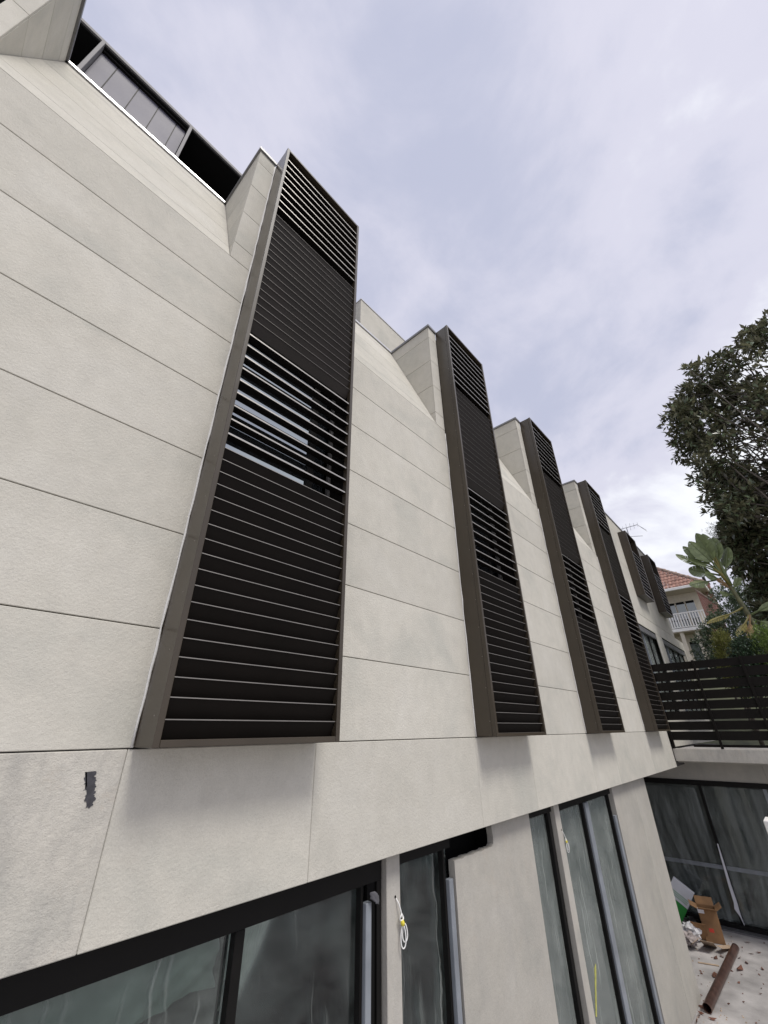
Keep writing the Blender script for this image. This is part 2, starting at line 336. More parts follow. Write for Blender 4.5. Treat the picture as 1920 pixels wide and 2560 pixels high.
# ================================================================== helpers
class MB:
    """collects polygons for one mesh"""
    def __init__(s): s.v = []; s.f = []; s.mi = []
    def poly(s, pts, mi=0):
        k = len(s.v); s.v += [tuple(p) for p in pts]; s.f.append(tuple(range(k, k + len(pts)))); s.mi.append(mi); return s
    def box(s, x0, x1, y0, y1, z0, z1, mi=0):
        k = len(s.v)
        s.v += [(x0, y0, z0), (x1, y0, z0), (x1, y1, z0), (x0, y1, z0), (x0, y0, z1), (x1, y0, z1), (x1, y1, z1), (x0, y1, z1)]
        for q in ((0, 3, 2, 1), (4, 5, 6, 7), (0, 1, 5, 4), (1, 2, 6, 5), (2, 3, 7, 6), (3, 0, 4, 7)):
            s.f.append(tuple(k + i for i in q)); s.mi.append(mi)
        return s
    def prism(s, pts, vec, mi=0):
        """planar polygon pts extruded by vec"""
        k = len(s.v); n = len(pts); vec = Vector(vec)
        s.v += [tuple(p) for p in pts] + [tuple(Vector(p) + vec) for p in pts]
        s.f.append(tuple(k + i for i in range(n))); s.mi.append(mi)
        s.f.append(tuple(k + n + i for i in reversed(range(n)))); s.mi.append(mi)
        for i in range(n):
            j = (i + 1) % n
            s.f.append((k + j, k + i, k + n + i, k + n + j)); s.mi.append(mi)
        return s
    def tube(s, pts, rad, seg=8, mi=0, caps=True):
        pts = [Vector(p) for p in pts]; k = len(s.v); n = len(pts)
        if not hasattr(rad, '__len__'): rad = [rad] * n
        up = None
        for i, p in enumerate(pts):
            t = (pts[min(i + 1, n - 1)] - pts[max(i - 1, 0)]).normalized()
            if up is None:
                a = Vector((0, 0, 1)) if abs(t.z) < .9 else Vector((1, 0, 0)); up = t.cross(a).normalized()
            u = (up - t * up.dot(t)).normalized(); up = u; w = t.cross(u)
            for j in range(seg):
                an = 2 * math.pi * j / seg
                s.v.append(tuple(p + (u * math.cos(an) + w * math.sin(an)) * rad[i]))
        for i in range(n - 1):
            for j in range(seg):
                a, b = k + i * seg + j, k + i * seg + (j + 1) % seg
                s.f.append((a, b, b + seg, a + seg)); s.mi.append(mi)
        if caps:
            s.f.append(tuple(k + j for j in reversed(range(seg)))); s.mi.append(mi)
            s.f.append(tuple(k + (n - 1) * seg + j for j in range(seg))); s.mi.append(mi)
        return s
    def mesh(s, name, mats, bevel=0.0, smooth=False, fixn=True):
        me = bpy.data.meshes.new(name)
        me.from_pydata(s.v, [], s.f)
        for m in (mats if isinstance(mats, (list, tuple)) else [mats]): me.materials.append(m)
        me.polygons.foreach_set('material_index', s.mi)
        if fixn or bevel:
            bm = bmesh.new(); bm.from_mesh(me)
            if fixn: bmesh.ops.recalc_face_normals(bm, faces=bm.faces)
            if bevel: bmesh.ops.bevel(bm, geom=list(bm.edges), offset=bevel, segments=1, affect='EDGES', clamp_overlap=True)
            bm.to_mesh(me); bm.free()
        if smooth: me.polygons.foreach_set('use_smooth', [True] * len(me.polygons))
        me.update()
        return me
    def build(s, name, mats, parent=None, bevel=0.0, smooth=False, fixn=True):
        return link(name, s.mesh(name, mats, bevel, smooth, fixn), parent)

def link(name, data, parent=None, loc=None):
    o = bpy.data.objects.new(name, data); COL.objects.link(o)
    if loc is not None: o.location = loc
    if parent is not None:
        o.parent = parent
        o.matrix_parent_inverse = Matrix.Translation(-parent.location) if loc is None and parent.type == 'EMPTY' else Matrix()
    return o
def empty(name, loc=(0, 0, 0)):
    o = bpy.data.objects.new(name, None); COL.objects.link(o); o.location = loc; o.empty_display_size = .2; return o
def tag(o, label, cat, group=None):
    o['label'] = label; o['category'] = cat
    if group: o['group'] = group
    return o
def struct(o): o['kind'] = 'structure'; return o
def box(name, m, parent, *b, bevel=0.0): return MB().box(*b).build(name, m, parent, bevel)

# ================================================================== measured layout (metres; the camera's eye is the origin)
YW = 2.547            # main facade face
YF = 2.300            # front of the louvre screens
BW = 1.183            # louvre screen width
BX = [0.884, 4.169, 7.387, 10.924]
ZB, ZT = -0.066, 6.145
ZBAND, ZBREAK, ZTOP = -0.818, 3.955, 6.13
YS = 3.40             # top of the sloped upper wall
ZG = -3.84            # courtyard
YG = 2.667            # ground floor wall face
XE = 14.0             # glazed wing face
J = [-0.07, .526, 1.121, 1.721, 2.326, 2.920, 3.459, ZBREAK]
JU = [ZBREAK, 4.20, 4.747, 5.302, 5.850, ZTOP]
G = .003             # half joint
TH = .022             # panel thickness
def slope_y(z): return YW + (z - ZBREAK) / (ZTOP - ZBREAK) * (YS - YW)

# ------------------------------------------------------------------ ground
gm = MB()
gm.poly([(-300, -300, ZG), (XE + .02, -300, ZG), (XE + .02, 300, ZG), (-300, 300, ZG)])
struct(gm.build('courtyard_ground', M['conc']))
tm = MB()
nx, ny = 40, 44
xs = np.concatenate([np.linspace(15.4, 60, 34), np.linspace(70, 600, 10)])
ys = np.concatenate([np.linspace(-400, -30, 8), np.linspace(-28, 28, 29), np.linspace(30, 400, 7)])
def terr(x, y): return -.62 + 3.3 * min(1, max(0, (x - 21) / 10)) + .10 * math.sin(x * 1.3) * math.cos(y * .9)
for i, x in enumerate(xs):
    for y in ys: tm.v.append((float(x), float(y), terr(x, y)))
for i in range(len(xs) - 1):
    for j in range(len(ys) - 1):
        a = i * len(ys) + j; tm.f.append((a, a + len(ys), a + len(ys) + 1, a + 1)); tm.mi.append(0)
struct(tm.build('garden_ground', M['soil'], smooth=True))

# ================================================================== main building
bld = empty('apartment_building', (4, 4, ZG))
tag(bld, 'pale rendered apartment building with sloped upper wall and dark louvre screens', 'building')

def panel(name, x0, x1, z0, z1, y=YW, m='stucco', th=TH, bevel=.003):
    return MB().box(x0 + G, x1 - G, y, y + th, z0 + G, z1 - G).build(name, M[m], bld, bevel)

# wall bays between the screens
LX = -2.4             # the next screen to the left, out of the frame
bays = [(-1.217, BX[0])] + [(BX[i] + BW, BX[i + 1]) for i in range(3)]
for bi, (a, b) in enumerate(bays):
    for k in range(len(J) - 1):
        panel('wall_panel', a - .03 if bi == 0 else a, b, J[k], J[k + 1])
panel('wall_panel', -6, -1.25, J[0], J[1])
for k in range(1, len(J) - 1): panel('wall_panel', -6, -1.25, J[k], J[k + 1])
# band above the ground floor
BJ = [-6, -2.4, .867, 2.07, 4.15, 5.36, 7.38, 8.57, 10.92, 12.95]
for i in range(len(BJ) - 1):
    MB().box(BJ[i] + .0008, BJ[i + 1] - .0008, YW, YW + TH, ZBAND + G, J[0] - G).build('band_panel', M['stucco_old' if i <= 1 else 'stucco'], bld, .004)
# right of the last screen: flat wall to the roof, with windows
RX = BX[3] + BW
def rwall(x0, x1, z0, z1): panel('wall_panel', x0, x1, z0, z1)
rwall(RX, 18.95, 4.50, ZTOP); rwall(RX, 18.95, 2.97, 4.50)
rwall(RX, 20.45, 2.62, 2.97)
rwall(RX, 13.40, -.07, 2.62); rwall(15.45, 16.30, -.42, 2.62); rwall(20.15, 20.45, -.42, 2.62); rwall(13.40, 15.45, -.42, .3); rwall(16.30, 20.15, -.42, .3)
def casement(x0, x1, z0, z1, cols, y=YW + .12):
    w = empty('window', ((x0 + x1) / 2, y, z0)); w.parent = bld; w.matrix_parent_inverse = Matrix.Translation(-bld.location)
    t = .05
    def add(nm, m, *b): 
        o = MB().box(*[v for v in b]).build(nm, M[m]); o.parent = w; o.matrix_parent_inverse = Matrix.Translation(-w.location); return o
    add('frame', 'frame', x0, x1, y - .03, y + .03, z1 - t, z1); add('frame', 'frame', x0, x1, y - .03, y + .03, z0, z0 + t)
    for i in range(cols + 1):
        x = x0 + (x1 - x0) * i / cols
        add('frame', 'frame' if i != 1 else 'chan', max(x0, x - t / 2), min(x1, x + t / 2), y - .032, y + .028, z0 + t, z1 - t)
    for i in range(cols):
        xa = x0 + (x1 - x0) * i / cols + t / 2; xb = x0 + (x1 - x0) * (i + 1) / cols - t / 2
        add('pane', 'glass_pale', xa, xb, y, y + .01, z0 + t, z1 - t)
    add('shutter_box', 'cap', x0 + .01, x1 - .01, y - .10, y - .035, z1 - .16, z1 - .005)
casement(13.42, 15.43, .32, 2.60, 3); casement(16.32, 20.13, .32, 2.60, 4)

# upper part: sloped wall in the bays, dormers behind the screens
dorm = [(LX - .21, LX + BW + .117)] + [(x - .209, x + BW + .12) for x in BX]
dorm[0] = (LX - .21, -1.10)
for i in range(5):
    a = dorm[i][1]; b = dorm[i + 1][0] if i < 4 else None
    if b is None: break
    for k in range(5):
        z0, z1 = JU[k] + (0.002 if k == 0 else G), JU[k + 1] - (0.03 if k == 4 else G)
        n = Vector((0, ZTOP - ZBREAK, -(YS - YW))).normalized() * TH
        pts = [(a + .003, slope_y(z0), z0), (b - .003, slope_y(z0), z0), (b - .003, slope_y(z1), z1), (a + .003, slope_y(z1), z1)]
        MB().prism(pts, n).build('slope_panel', M['stucco'], bld, .002)
    box('capping', M['flash'], bld, a - .02, b + .02, YS - .035, YS + .22, ZTOP - .028, ZTOP + .012, bevel=.003)
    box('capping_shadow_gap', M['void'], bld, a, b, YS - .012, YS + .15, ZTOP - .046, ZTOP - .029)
for i, (a, b) in enumerate(dorm):
    bx0 = LX if i == 0 else BX[i - 1]
    for k in range(5):
        z0, z1 = JU[k] + G, JU[k + 1] - (0.03 if k == 4 else G)
        for (p, q, nm) in ((a, bx0, 'dormer_panel'), (bx0 + BW, b, 'dormer_panel')):
            MB().box(p + .001, q - .002, YW, YW + TH, z0, z1).build(nm, M['stucco'], bld, .002)
        for side, x in ((1, a), (-1, b)):
            # cheek pieces between the front corner and the slope
            y0 = YW + TH + .001
            s0, s1 = slope_y(z0) + .04, slope_y(z1) + .04
            if s1 <= y0 + .01: continue
            pts = [(x, y0, z0), (x, max(y0 + .002, s0), z0), (x, s1, z1), (x, y0, z1)]
            MB().prism(pts, (side * TH, 0, 0)).build('cheek_panel', M['stucco'], bld, .002)
    t = .022
    cp = lambda *q: box('capping', M['cap'], bld, *q)
    cp(a - t, bx0, YW - t, YW + .12, ZTOP - .028, ZTOP + .014)
    cp(bx0 + BW, b + t, YW - t, YW + .12, ZTOP - .028, ZTOP + .014)
    cp(a - t, a + .10, YW + .12, YS + .23, ZTOP - .028, ZTOP + .014)
    cp(b - .10, b + t, YW + .12, YS + .23, ZTOP - .028, ZTOP + .014)
box('capping', M['cap'], bld, RX + .12, 18.97, YW - .025, YW + .25, ZTOP - .02, ZTOP + .02)

# cores behind the cladding (dark joints) and rooms behind the screens
def core(*b, m='core'): return box('wall_core', M[m], bld, *b)
for bi, (a, b) in enumerate(bays): core(a - .03, b + .004, YW + TH + .002, 3.3, ZBAND + .3, ZBREAK - .01)
core(-8, -1.27, YW + TH + .002, 3.3, ZBAND + .3, ZBREAK - .01)
core(-8, 20.43, YW + TH + .002, 3.3, ZBAND + .006, ZBAND + .29)
core(-8, 12.93, YW + TH + .002, 3.3, ZBAND + .29, J[0] - .015)
core(RX + .01, 13.38, YW + TH + .002, 3.3, J[0] - .01, 2.6)
core(RX + .01, 20.43, YW + TH + .004, 3.3, 2.63, 2.95)
core(RX + .01, 18.93, YW + TH + .004, 3.3, 2.96, ZTOP - .04)
core(-8, 20.43, 3.302, 12, ZBAND + .006, ZBREAK - .012)
core(-8, 18.93, 3.62, 12, ZBREAK - .01, ZTOP - .06)
for i, (a, b) in enumerate(dorm):
    core(a + TH + .004, b - TH - .004, YW + .65, 3.60, ZBREAK, ZTOP - .04, m='void')
    box('dormer_roof', M['cap'], bld, a + .005, b - .005, YW + .13, 3.61, ZTOP - .035, ZTOP - .005)
for i in range(4):
    a, b = dorm[i][1], dorm[i + 1][0]
    pts = [(a, YW + TH + .01, ZBREAK - .012), (a, 3.61, ZBREAK - .012), (a, 3.61, ZTOP - .05), (a, YS + TH + .02, ZTOP - .05)]
    MB().prism(pts, (b - a, 0, 0)).build('wall_core', M['core'], bld)

# windows behind the screens
for i, bx in enumerate(BX):
    w = empty('window', (bx + BW / 2, YW + .1, 1.4)); w.parent = bld; w.matrix_parent_inverse = Matrix.Translation(-bld.location)
    def add(nm, m, *b):
        o = MB().box(*b).build(nm, M[m]); o.parent = w; o.matrix_parent_inverse = Matrix.Translation(-w.location)
    yb = YW + .075
    add('pane', 'glass', bx + .03, bx + .93, yb, yb + .01, 1.48, 3.16)
    add('pane', 'glass_dark', bx + 1.0, bx + BW - .03, yb + .02, yb + .03, 1.48, 3.16)
    add('frame', 'frame', bx + .93, bx + 1.0, yb - .02, yb + .05, 1.40, 3.24)
    add('frame', 'frame', bx + .004, bx + .03, yb - .02, yb + .05, 1.40, 3.24)
    add('frame', 'frame', bx + BW - .03, bx + BW - .004, yb - .02, yb + .05, 1.40, 3.24)
    add('frame', 'frame', bx + .03, bx + .93, yb - .02, yb + .05, 1.40, 1.48)
    add('frame', 'frame', bx + .03, bx + .93, yb - .02, yb + .05, 3.16, 3.24)
    add('dark_interior_sheet', 'void', bx + .004, bx + BW - .004, yb - .02, yb + .03, ZB + .05, 1.398)  # near-black sheet stands in for the unlit interior behind the slats
    add('dark_interior_sheet', 'void', bx + .004, bx + BW - .004, yb - .02, yb + .03, 3.242, ZTOP - .05)

# scuffed patch on the old band panel
random.seed(3)
pts = []
prof = []
for k in range(40):
    t = k / 39; prof.append((.749 + .034 * t - .016 * max(0, t - .8) / .2 + .003 * math.sin(k * .9) + random.uniform(-.0045, .0045), -.158 - .146 * t))
for k in range(39, -1, -1):
    t = k / 39; prof.append((.707 + .040 * t + .010 * max(0, t - .82) / .18 + .004 * math.sin(k * .6) + random.uniform(-.0055, .0045), -.160 - .144 * t + .006 * math.sin(k)))
patch = MB().prism([(x, YW - .0025, z) for x, z in prof], (0, .004, 0)).build('paint_patch', M['peel'], bld)
patch['label'] = 'dark bare patch where the render has peeled off'

# ------------------------------------------------------------------ upper storey behind the parapet
YU = 4.40
box('roof_slab', M['fin'], bld, -4.2, 1.32, YU, 9.5, 9.125, 9.19)
box('roof_soffit', M['void'], bld, -4.2, 1.30, YU + .03, 9.5, 9.08, 9.123)
box('upper_wall', M['void'], bld, -4.2, 1.28, YU + .60, 9.4, 6.05, 9.078)
for (x0, x1) in ((-4.1, -1.35), (.06, 1.25)):
    box('upper_window', M['glass_dark'], bld, x0, x1, YU + .50, YU + .52, 6.2, 8.80)
    box('window_head', M['frame'], bld, x0, x1, YU + .48, YU + .56, 8.80, 8.86)
for x in (-1.325, 0.0):
    box('fin', M['fin'], bld, x, x + .045, YU - .02, YU + .59, 6.1, 9.122, bevel=.004)
xsn = [-1.278, -1.06, -.752, -.45, -.163, -.004]
for i in range(5):
    box('glass_panel', M['glass_up'], bld, xsn[i] + .006, xsn[i + 1] - .006, YU + .10, YU + .115, 6.2, 9.04)
    if i: box('glazing_bar', M['frame'], bld, xsn[i] - .006, xsn[i] + .006, YU + .095, YU + .12, 6.2, 9.04)
box('glazing_head', M['frame'], bld, -1.275, -.006, YU + .06, YU + .16, 9.04, 9.078)
box('upper_room', M['stucco'], bld, 4.10, 8.6, YU, 9.4, 6.1, 8.87, bevel=.006)
box('capping', M['flash'], bld, 4.085, 8.62, YU - .015, 9.42, 8.872, 8.90)

# ------------------------------------------------------------------ ground floor of the main building
def gwall(name, x0, x1, z0, z1, y=YG, d=.30, m='stucco_low', bevel=.004): return box(name, M[m], bld, x0, x1, y, y + d, z0, z1, bevel=bevel)
ZH = ZBAND + .004
gwall('column', 2.915, 3.068, ZG, ZH); gwall('column', 6.035, 6.188, ZG, ZH)
# solid wall with a broken-out pocket under the band
random.seed(5)
edge = []
x = 3.80
while x < 4.49:
    edge.append((x, -1.018 + random.uniform(-.004, .004))); x += random.uniform(.02, .05)
wp = [(3.80, ZG), (5.33, ZG), (5.33, ZH), (4.497, ZH), (4.485, -.88), (4.497, -.94), (4.488, -1.00)] + list(reversed(edge))
MB().prism([(x, YG, z) for x, z in wp], (0, .065, 0)).build('ground_wall', M['stucco_low'], bld)
gwall('ground_wall', 8.37, 9.575, ZG, ZH); gwall('corner_pier', 9.585, 10.37, ZG, ZH, d=1.3)
box('corner_groove', M['void'], bld, 9.574, 9.586, YG + .008, YG + .2, ZG, ZH)
gwall('return_wall', 10.05, 10.365, ZG, ZH, y=YG + 1.302, d=3.0)
box('wall_core', M['void'], bld, -8, 10.04, YG + .55, 9, ZG, ZH)
def gwin(x0, x1, bars, panes_m, head=.13, y=YG + .07, chan=None):
    w = empty('window', ((x0 + x1) / 2, y, ZG)); w.parent = bld; w.matrix_parent_inverse = Matrix.Translation(-bld.location)
    def add(nm, m, *b, bevel=0.0):
        o = MB().box(*b).build(nm, M[m], None, bevel); o.parent = w; o.matrix_parent_inverse = Matrix.Translation(-w.location); return o
    zt = ZH - head
    add('frame', 'frame', x0, x1, y - .03, y + .12, zt, ZH - .002)
    xb = [x0] + [b[0] for b in bars] + [x1]; xe = [x0] + [b[1] for b in bars] + [x1]
    for i in range(len(bars) + 1):
        add('pane', panes_m, xe[i] + .001, xb[i + 1] - .001, y + .02, y + .03, ZG + .06, zt - .001)
    for b in bars: add('mullion', b[2], b[0], b[1], y - .03, y + .05, ZG + .06, zt - .001, bevel=.003)
    add('sill', 'frame', x0, x1, y - .03, y + .12, ZG + .002, ZG + .059)
    return w, add
w, add = gwin(-6.0, 2.90, [(-3.0, -2.93, 'frame'), (-.62, -.55, 'frame'), (1.715, 1.775, 'frame'), (2.69, 2.712, 'frame'), (2.852, 2.90, 'frame')], 'glass_low', head=.165)
add('jamb_channel', 'chan', 2.713, 2.768, YG + .01, YG + .055, ZG + .06, -1.07, bevel=.004)
add('dark_infill', 'void', 2.77, 2.851, YG + .06, YG + .085, ZG + .06, ZH - .17)
w, add = gwin(3.069, 3.80, [(3.685, 3.712, 'frame')], 'glass_low', head=.115)
add('jamb_channel', 'chan', 3.714, 3.774, YG + .005, YG + .05, ZG + .06, -1.13, bevel=.004)
w, add = gwin(5.332, 6.034, [(5.915, 5.99, 'frame')], 'glass_pale', head=.10)
w, add = gwin(6.19, 8.365, [(7.085, 7.125, 'frame'), (8.225, 8.262, 'frame')], 'glass_pale', head=.12)
add('jamb_channel', 'chan', 7.126, 7.255, YG + .015, YG + .06, ZG + .06, ZH - .122, bevel=.004)
add('jamb_channel', 'chan', 8.263, 8.345, YG + .01, YG + .055, ZG + .06, ZH - .40, bevel=.004)
def drape(x0, x1, y, ztop, zl, zr, seed, amp=.03, m_='drape', nu=60, nv=34):
    """plastic sheeting hung inside a window, its lower edge running from zl (left) to zr (right)"""
    rg = np.random.default_rng(seed); ph = rg.uniform(0, 6.3, 8); m = MB()
    for j in range(nv):
        t = j / (nv - 1)
        for i in range(nu):
            q = i / (nu - 1); x = x0 + (x1 - x0) * q
            zb = zl + (zr - zl) * q + .06 * math.sin(q * 9 + ph[4])
            f = x * 9 + 1.8 * math.sin(t * 2.1 + ph[0] + x) + ph[1]
            yy = y + amp * (math.sin(f) + .55 * math.sin(2.3 * f + ph[2] + 2 * t) + .3 * math.sin(5.1 * f + 4 * t)) * (.35 + .9 * t) + .04 * math.sin(3 * t + 2.2 * x + ph[3])
            m.v.append((x, yy, ztop + (zb - ztop) * t))
    for j in range(nv - 1):
        for i in range(nu - 1):
            a = j * nu + i; m.f.append((a, a + 1, a + nu + 1, a + nu)); m.mi.append(0)
    return m.build('plastic_drape', M[m_], bld, 0, True, False)
drape(-1.2, 1.70, YG + .20, ZH - .16, -1.62, -1.16, 1)
drape(1.78, 2.68, YG + .20, ZH - .16, -1.32, -1.08, 2)
drape(3.08, 3.68, YG + .22, ZH - .12, -3.4, -3.5, 3, .03, 'drape_pale')
drape(5.335, 6.03, YG + .20, ZH - .11, -3.7, -3.7, 4, .025, 'drape_pale')
drape(6.2, 7.09, YG + .21, ZH - .13, -3.7, -3.6, 5, .03, 'drape_pale')
drape(7.12, 8.3, YG + .21, ZH - .13, -3.7, -3.7, 7, .035, 'drape_pale')
box('pocket', M['void'], bld, 3.81, 5.31, YG + .26, YG + .30, ZG, ZH - .003)
box('pocket', M['void'], bld, 4.56, 4.60, YG + .068, YG + .258, -1.3, ZH - .003)
box('pocket', M['void'], bld, 3.83, 4.555, YG + .068, YG + .258, -1.16, -1.12)

# ================================================================== louvre screens
W, Dp, H = BW, YW - YF - .001, ZT - ZB
def slat_mesh(nm, length, closed):
    m = MB()
    if closed:     # plate leaning back from its front top lip
        prof = [(.012, 0), (.012, -.005), (.017, -.007), (.062, -.104), (.068, -.101), (.022, .001)]
        mi = [1, 0, 0, 0, 0, 0]
    else:          # flat open plate
        prof = [(.010, 0), (.010, -.013), (.016, -.015), (.082, -.012), (.084, -.004), (.016, .001)]
        mi = [1, 0, 0, 0, 0, 0]
    n = len(prof)
    a = [(0, y, z) for y, z in prof]; b = [(length, y, z) for y, z in prof]
    m.v = a + b
    for i in range(n):
        j = (i + 1) % n; m.f.append((i, j, n + j, n + i)); m.mi.append(mi[i])
    m.f.append(tuple(range(n))); m.mi.append(0); m.f.append(tuple(reversed(range(n, 2 * n)))); m.mi.append(0)
    return m.mesh(nm, [M['slat'], M['slat_edge_c' if closed else 'slat_edge']])
ST = .034
SL = W - 2 * ST - .004
closed_me = slat_mesh('slat_closed', SL, True); upper_me = slat_mesh('slat_closed_upper', SL, True)
M['slat_lit'] = simple('bronze_slat_lit', (.024, .020, .0165), rough=.55, spec=.2, var=.12, vscale=5)  # same bronze as the lower slats, lightened to carry their brighter lighting
M['slat_edge_dim'] = simple('dimmed_slat_lip', (.11, .10, .092), rough=.5, metal=.4)  # lip copy for the upper slats, fainter glint set in its colour
upper_me.materials[0] = M['slat_lit']; upper_me.materials[1] = M['slat_edge_dim']; open_me = slat_mesh('slat_open', SL, False)
def levels():
    out = []
    for k in range(18): out.append((.060 + .0979 * k, True))
    for k in range(9): out.append((1.853 + .1285 * k, False))
    for k in range(17): out.append((3.075 + .1036 * k, True))
    for k in range(9): out.append((4.893 + .1305 * k, False))
    return out
def screen_parts(Hh, small=False):
    """(name, mesh) list in local space: x 0..W, y 0 front .. Dp wall, z 0..Hh"""
    P = []
    B = M['bronze']; bv = .0025
    P.append(('side_panel', MB().box(.003, .016, .052, Dp, .001, Hh - .004).mesh('side_panel', B, bv)))
    P.append(('side_panel', MB().box(W - .016, W - .003, .052, Dp, .001, Hh - .004).mesh('side_panel', B, bv)))
    P.append(('stile', MB().box(0, ST, 0, .05, 0, Hh).mesh('stile', B, bv)))
    P.append(('stile', MB().box(W - ST, W, 0, .05, 0, Hh).mesh('stile', B, bv)))
    P.append(('top_rail', MB().box(ST + .001, W - ST - .001, .001, .05, Hh - .034, Hh - .001).mesh('top_rail', B, bv)))
    P.append(('bottom_rail', MB().box(ST + .001, W - ST - .001, .001, .05, .001, .034).mesh('bottom_rail', B, bv)))
    P.append(('top_panel', MB().box(.017, W - .017, .052, Dp, Hh - .020, Hh - .006).mesh('top_panel', B)))
    P.append(('sill_tray', MB().box(.017, W - .017, .052, Dp - .002, .004, .016).mesh('sill_tray', M['bronze'] if small else M['slat_edge'])))
    if not small:
        P.append(('inner_lining', MB().box(W - .021, W - .017, .053, Dp, .02, Hh - .03).mesh('inner_lining', M['slat'])))
    rv = MB()
    k = 0; z = .140
    rivs = []
    while z < Hh - .1: rivs.append(z); z += .3163
    return P, rivs
def rivet_mesh():
    bm = bmesh.new(); bmesh.ops.create_icosphere(bm, subdivisions=1, radius=.0045)
    for v in bm.verts: v.co.x *= .6
    me = bpy.data.meshes.new('rivet'); bm.to_mesh(me); bm.free(); me.materials.append(M['rivet']); return me
riv_me = rivet_mesh()
P_big, R_big = screen_parts(H)
scr_labels = ['largest, nearest tall bronze louvre screen with open slats showing window glass',
              'second tall bronze louvre screen counted from the left',
              'third tall bronze louvre screen counted from the left',
              'fourth tall bronze louvre screen, the one beside the black slat fence']
random.seed(21)
for i, bx in enumerate(BX):
    t = empty('louvre_screen', (bx, YF, ZB))
    tag(t, scr_labels[i], 'louvre screen', 'tall louvre screens on the facade')
    for nm, me in P_big: link(nm, me, t, (0, 0, 0))
    for z in R_big: link('rivet', riv_me, t, (.0025, .066, z))
    for z, c in levels():
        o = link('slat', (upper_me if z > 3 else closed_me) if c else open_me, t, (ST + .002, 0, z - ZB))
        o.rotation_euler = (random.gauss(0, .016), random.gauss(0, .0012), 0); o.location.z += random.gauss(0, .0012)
    # pale sealant bead against the wall on the left
    rng = random.Random(40 + i)
    pts = []; zz = .0
    while zz < (3.96 - ZB if i else H - .02):
        pts.append((-.004 + rng.uniform(-.0025, .0025), Dp - .004 + rng.uniform(-.002, .002), zz)); zz += .12
    o = MB().tube(pts, [.0075 + rng.uniform(-.002, .002) for _ in pts], 6).mesh('sealant_bead', M['seal'], 0, True)
    link('sealant_bead', o, t, (0, 0, 0))
# small hoods further along
HS = 2.17
P_sm, R_sm = screen_parts(HS, True)
for i, bx in enumerate((14.38, 17.27)):
    t = empty('louvre_hood', (bx, YF, 3.61))
    tag(t, ['short bronze louvre hood on the far wall, left of the pair', 'short bronze louvre hood nearest the tiled house, right of the pair'][i], 'louvre screen', 'short louvre hoods on the far wall')
    for nm, me in P_sm: link(nm, me, t, (0, 0, 0))
    for k in range(11): link('slat', open_me, t, (ST + .002, 0, .16 + .13 * k))
    link('back_panel', MB().box(.02, W - .02, Dp - .012, Dp - .004, .02, HS - .03).mesh('back_panel', M['void']), t, (0, 0, 0))

# ================================================================== glazed wing at the end of the courtyard
wing = empty('glazed_wing', (XE, 1, ZG))
tag(wing, 'single-storey glazed wing with grey parapet closing the courtyard', 'building')
XF = 13.0
def wbox(nm, m, *b, bevel=0.0): return box(nm, M[m], wing, *b, bevel=bevel)
wbox('parapet', 'stucco_old', XF, XF + .30, -9, YW - .002, -.70, -.44, bevel=.008)
wbox('terrace_slab', 'conc', XF + .302, 15.4, -9, YW - .03, -.69, -.45)
wbox('slab_soffit', 'stucco_low', XF + .31, XE + .3, -9, 6, -.74, -.702)
wbox('fascia_wall', 'stucco_low', XE, XE + .25, 1.052, 6.5, -1.14, -.742); wbox('fascia_wall', 'stucco_low', XE, XE + .25, -9, 1.048, -1.14, -.742)
wbox('wing_body', 'void', XE + .35, 20.5, -9, 12, ZG, -.71)
wbox('frame', 'frame', XE - .02, XE + .12, -9, 6.5, -1.25, -1.142); wbox('frame', 'frame', XE - .12, XE + .12, -9, 6.5, ZG + .001, ZG + .09, bevel=.01)
wbox('door_track', 'cap', XE - .32, XE - .121, -9, 6.5, ZG + .001, ZG + .025, bevel=.005)
mull = [6.4, 4.4, 2.40, 1.17, -.9, -2.6, -4.6, -6.6]
for k, y in enumerate(mull):
    wbox('mullion', 'frame' if y != 1.17 else 'chan', XE - .03, XE + .09, y - .03, y + .03, ZG + .091, -1.251)
    if k: wbox('pane', 'glass_wing', XE + .02, XE + .03, y + .031, mull[k - 1] - .031, ZG + .092, -1.252)
wbox('inner_rail', 'chan', XE - .005, XE + .018, -9, 6.4, -2.845, -2.775)

# clear plastic hung over the right-hand panes
def sheet(name, y0, y1, z0, z1, pull, seed, label):
    rg = np.random.default_rng(seed); m = MB(); nu, nv = 44, 30
    ph = rg.uniform(0, 6, 6)
    for j in range(nv):
        t = j / (nv - 1)
        for i in range(nu):
            s = i / (nu - 1)
            y = y0 + (y1 - y0) * s; z = z1 + (z0 - z1) * t
            y += (pull - y) * t ** 2 * .45
            x = XE - .05 - .03 * (math.sin(s * 21 + ph[0] + 3 * t) + .6 * math.sin(s * 47 + ph[1] - 5 * t)) * (.3 + t) - .02 * math.sin(9 * t + 5 * s + ph[2]) - .05 * t
            m.v.append((x, y, z))
    for j in range(nv - 1):
        for i in range(nu - 1):
            a = j * nu + i; m.f.append((a, a + 1, a + nu + 1, a + nu)); m.mi.append(0)
    o = m.build(name, M['plastic'], None, 0, True, False)
    return tag(o, label, 'plastic sheet')
sheet('plastic_sheet', 2.36, .9, -3.70, -1.27, 2.3, 4, 'creased clear plastic sheet draped over the glass right of the dark mullion')
sheet('plastic_sheet', 3.75, 2.50, -3.72, -1.30, 2.6, 9, 'creased clear plastic sheet over the glass behind the cartons')
ts = MB()
tp = [(2.405, -2.37), (2.412, -2.7), (2.42, -3.1), (2.415, -3.40), (2.43, -3.50), (2.40, -3.62), (2.38, -3.75)]
wd = [.012, .02, .028, .034, .042, .014, .008]
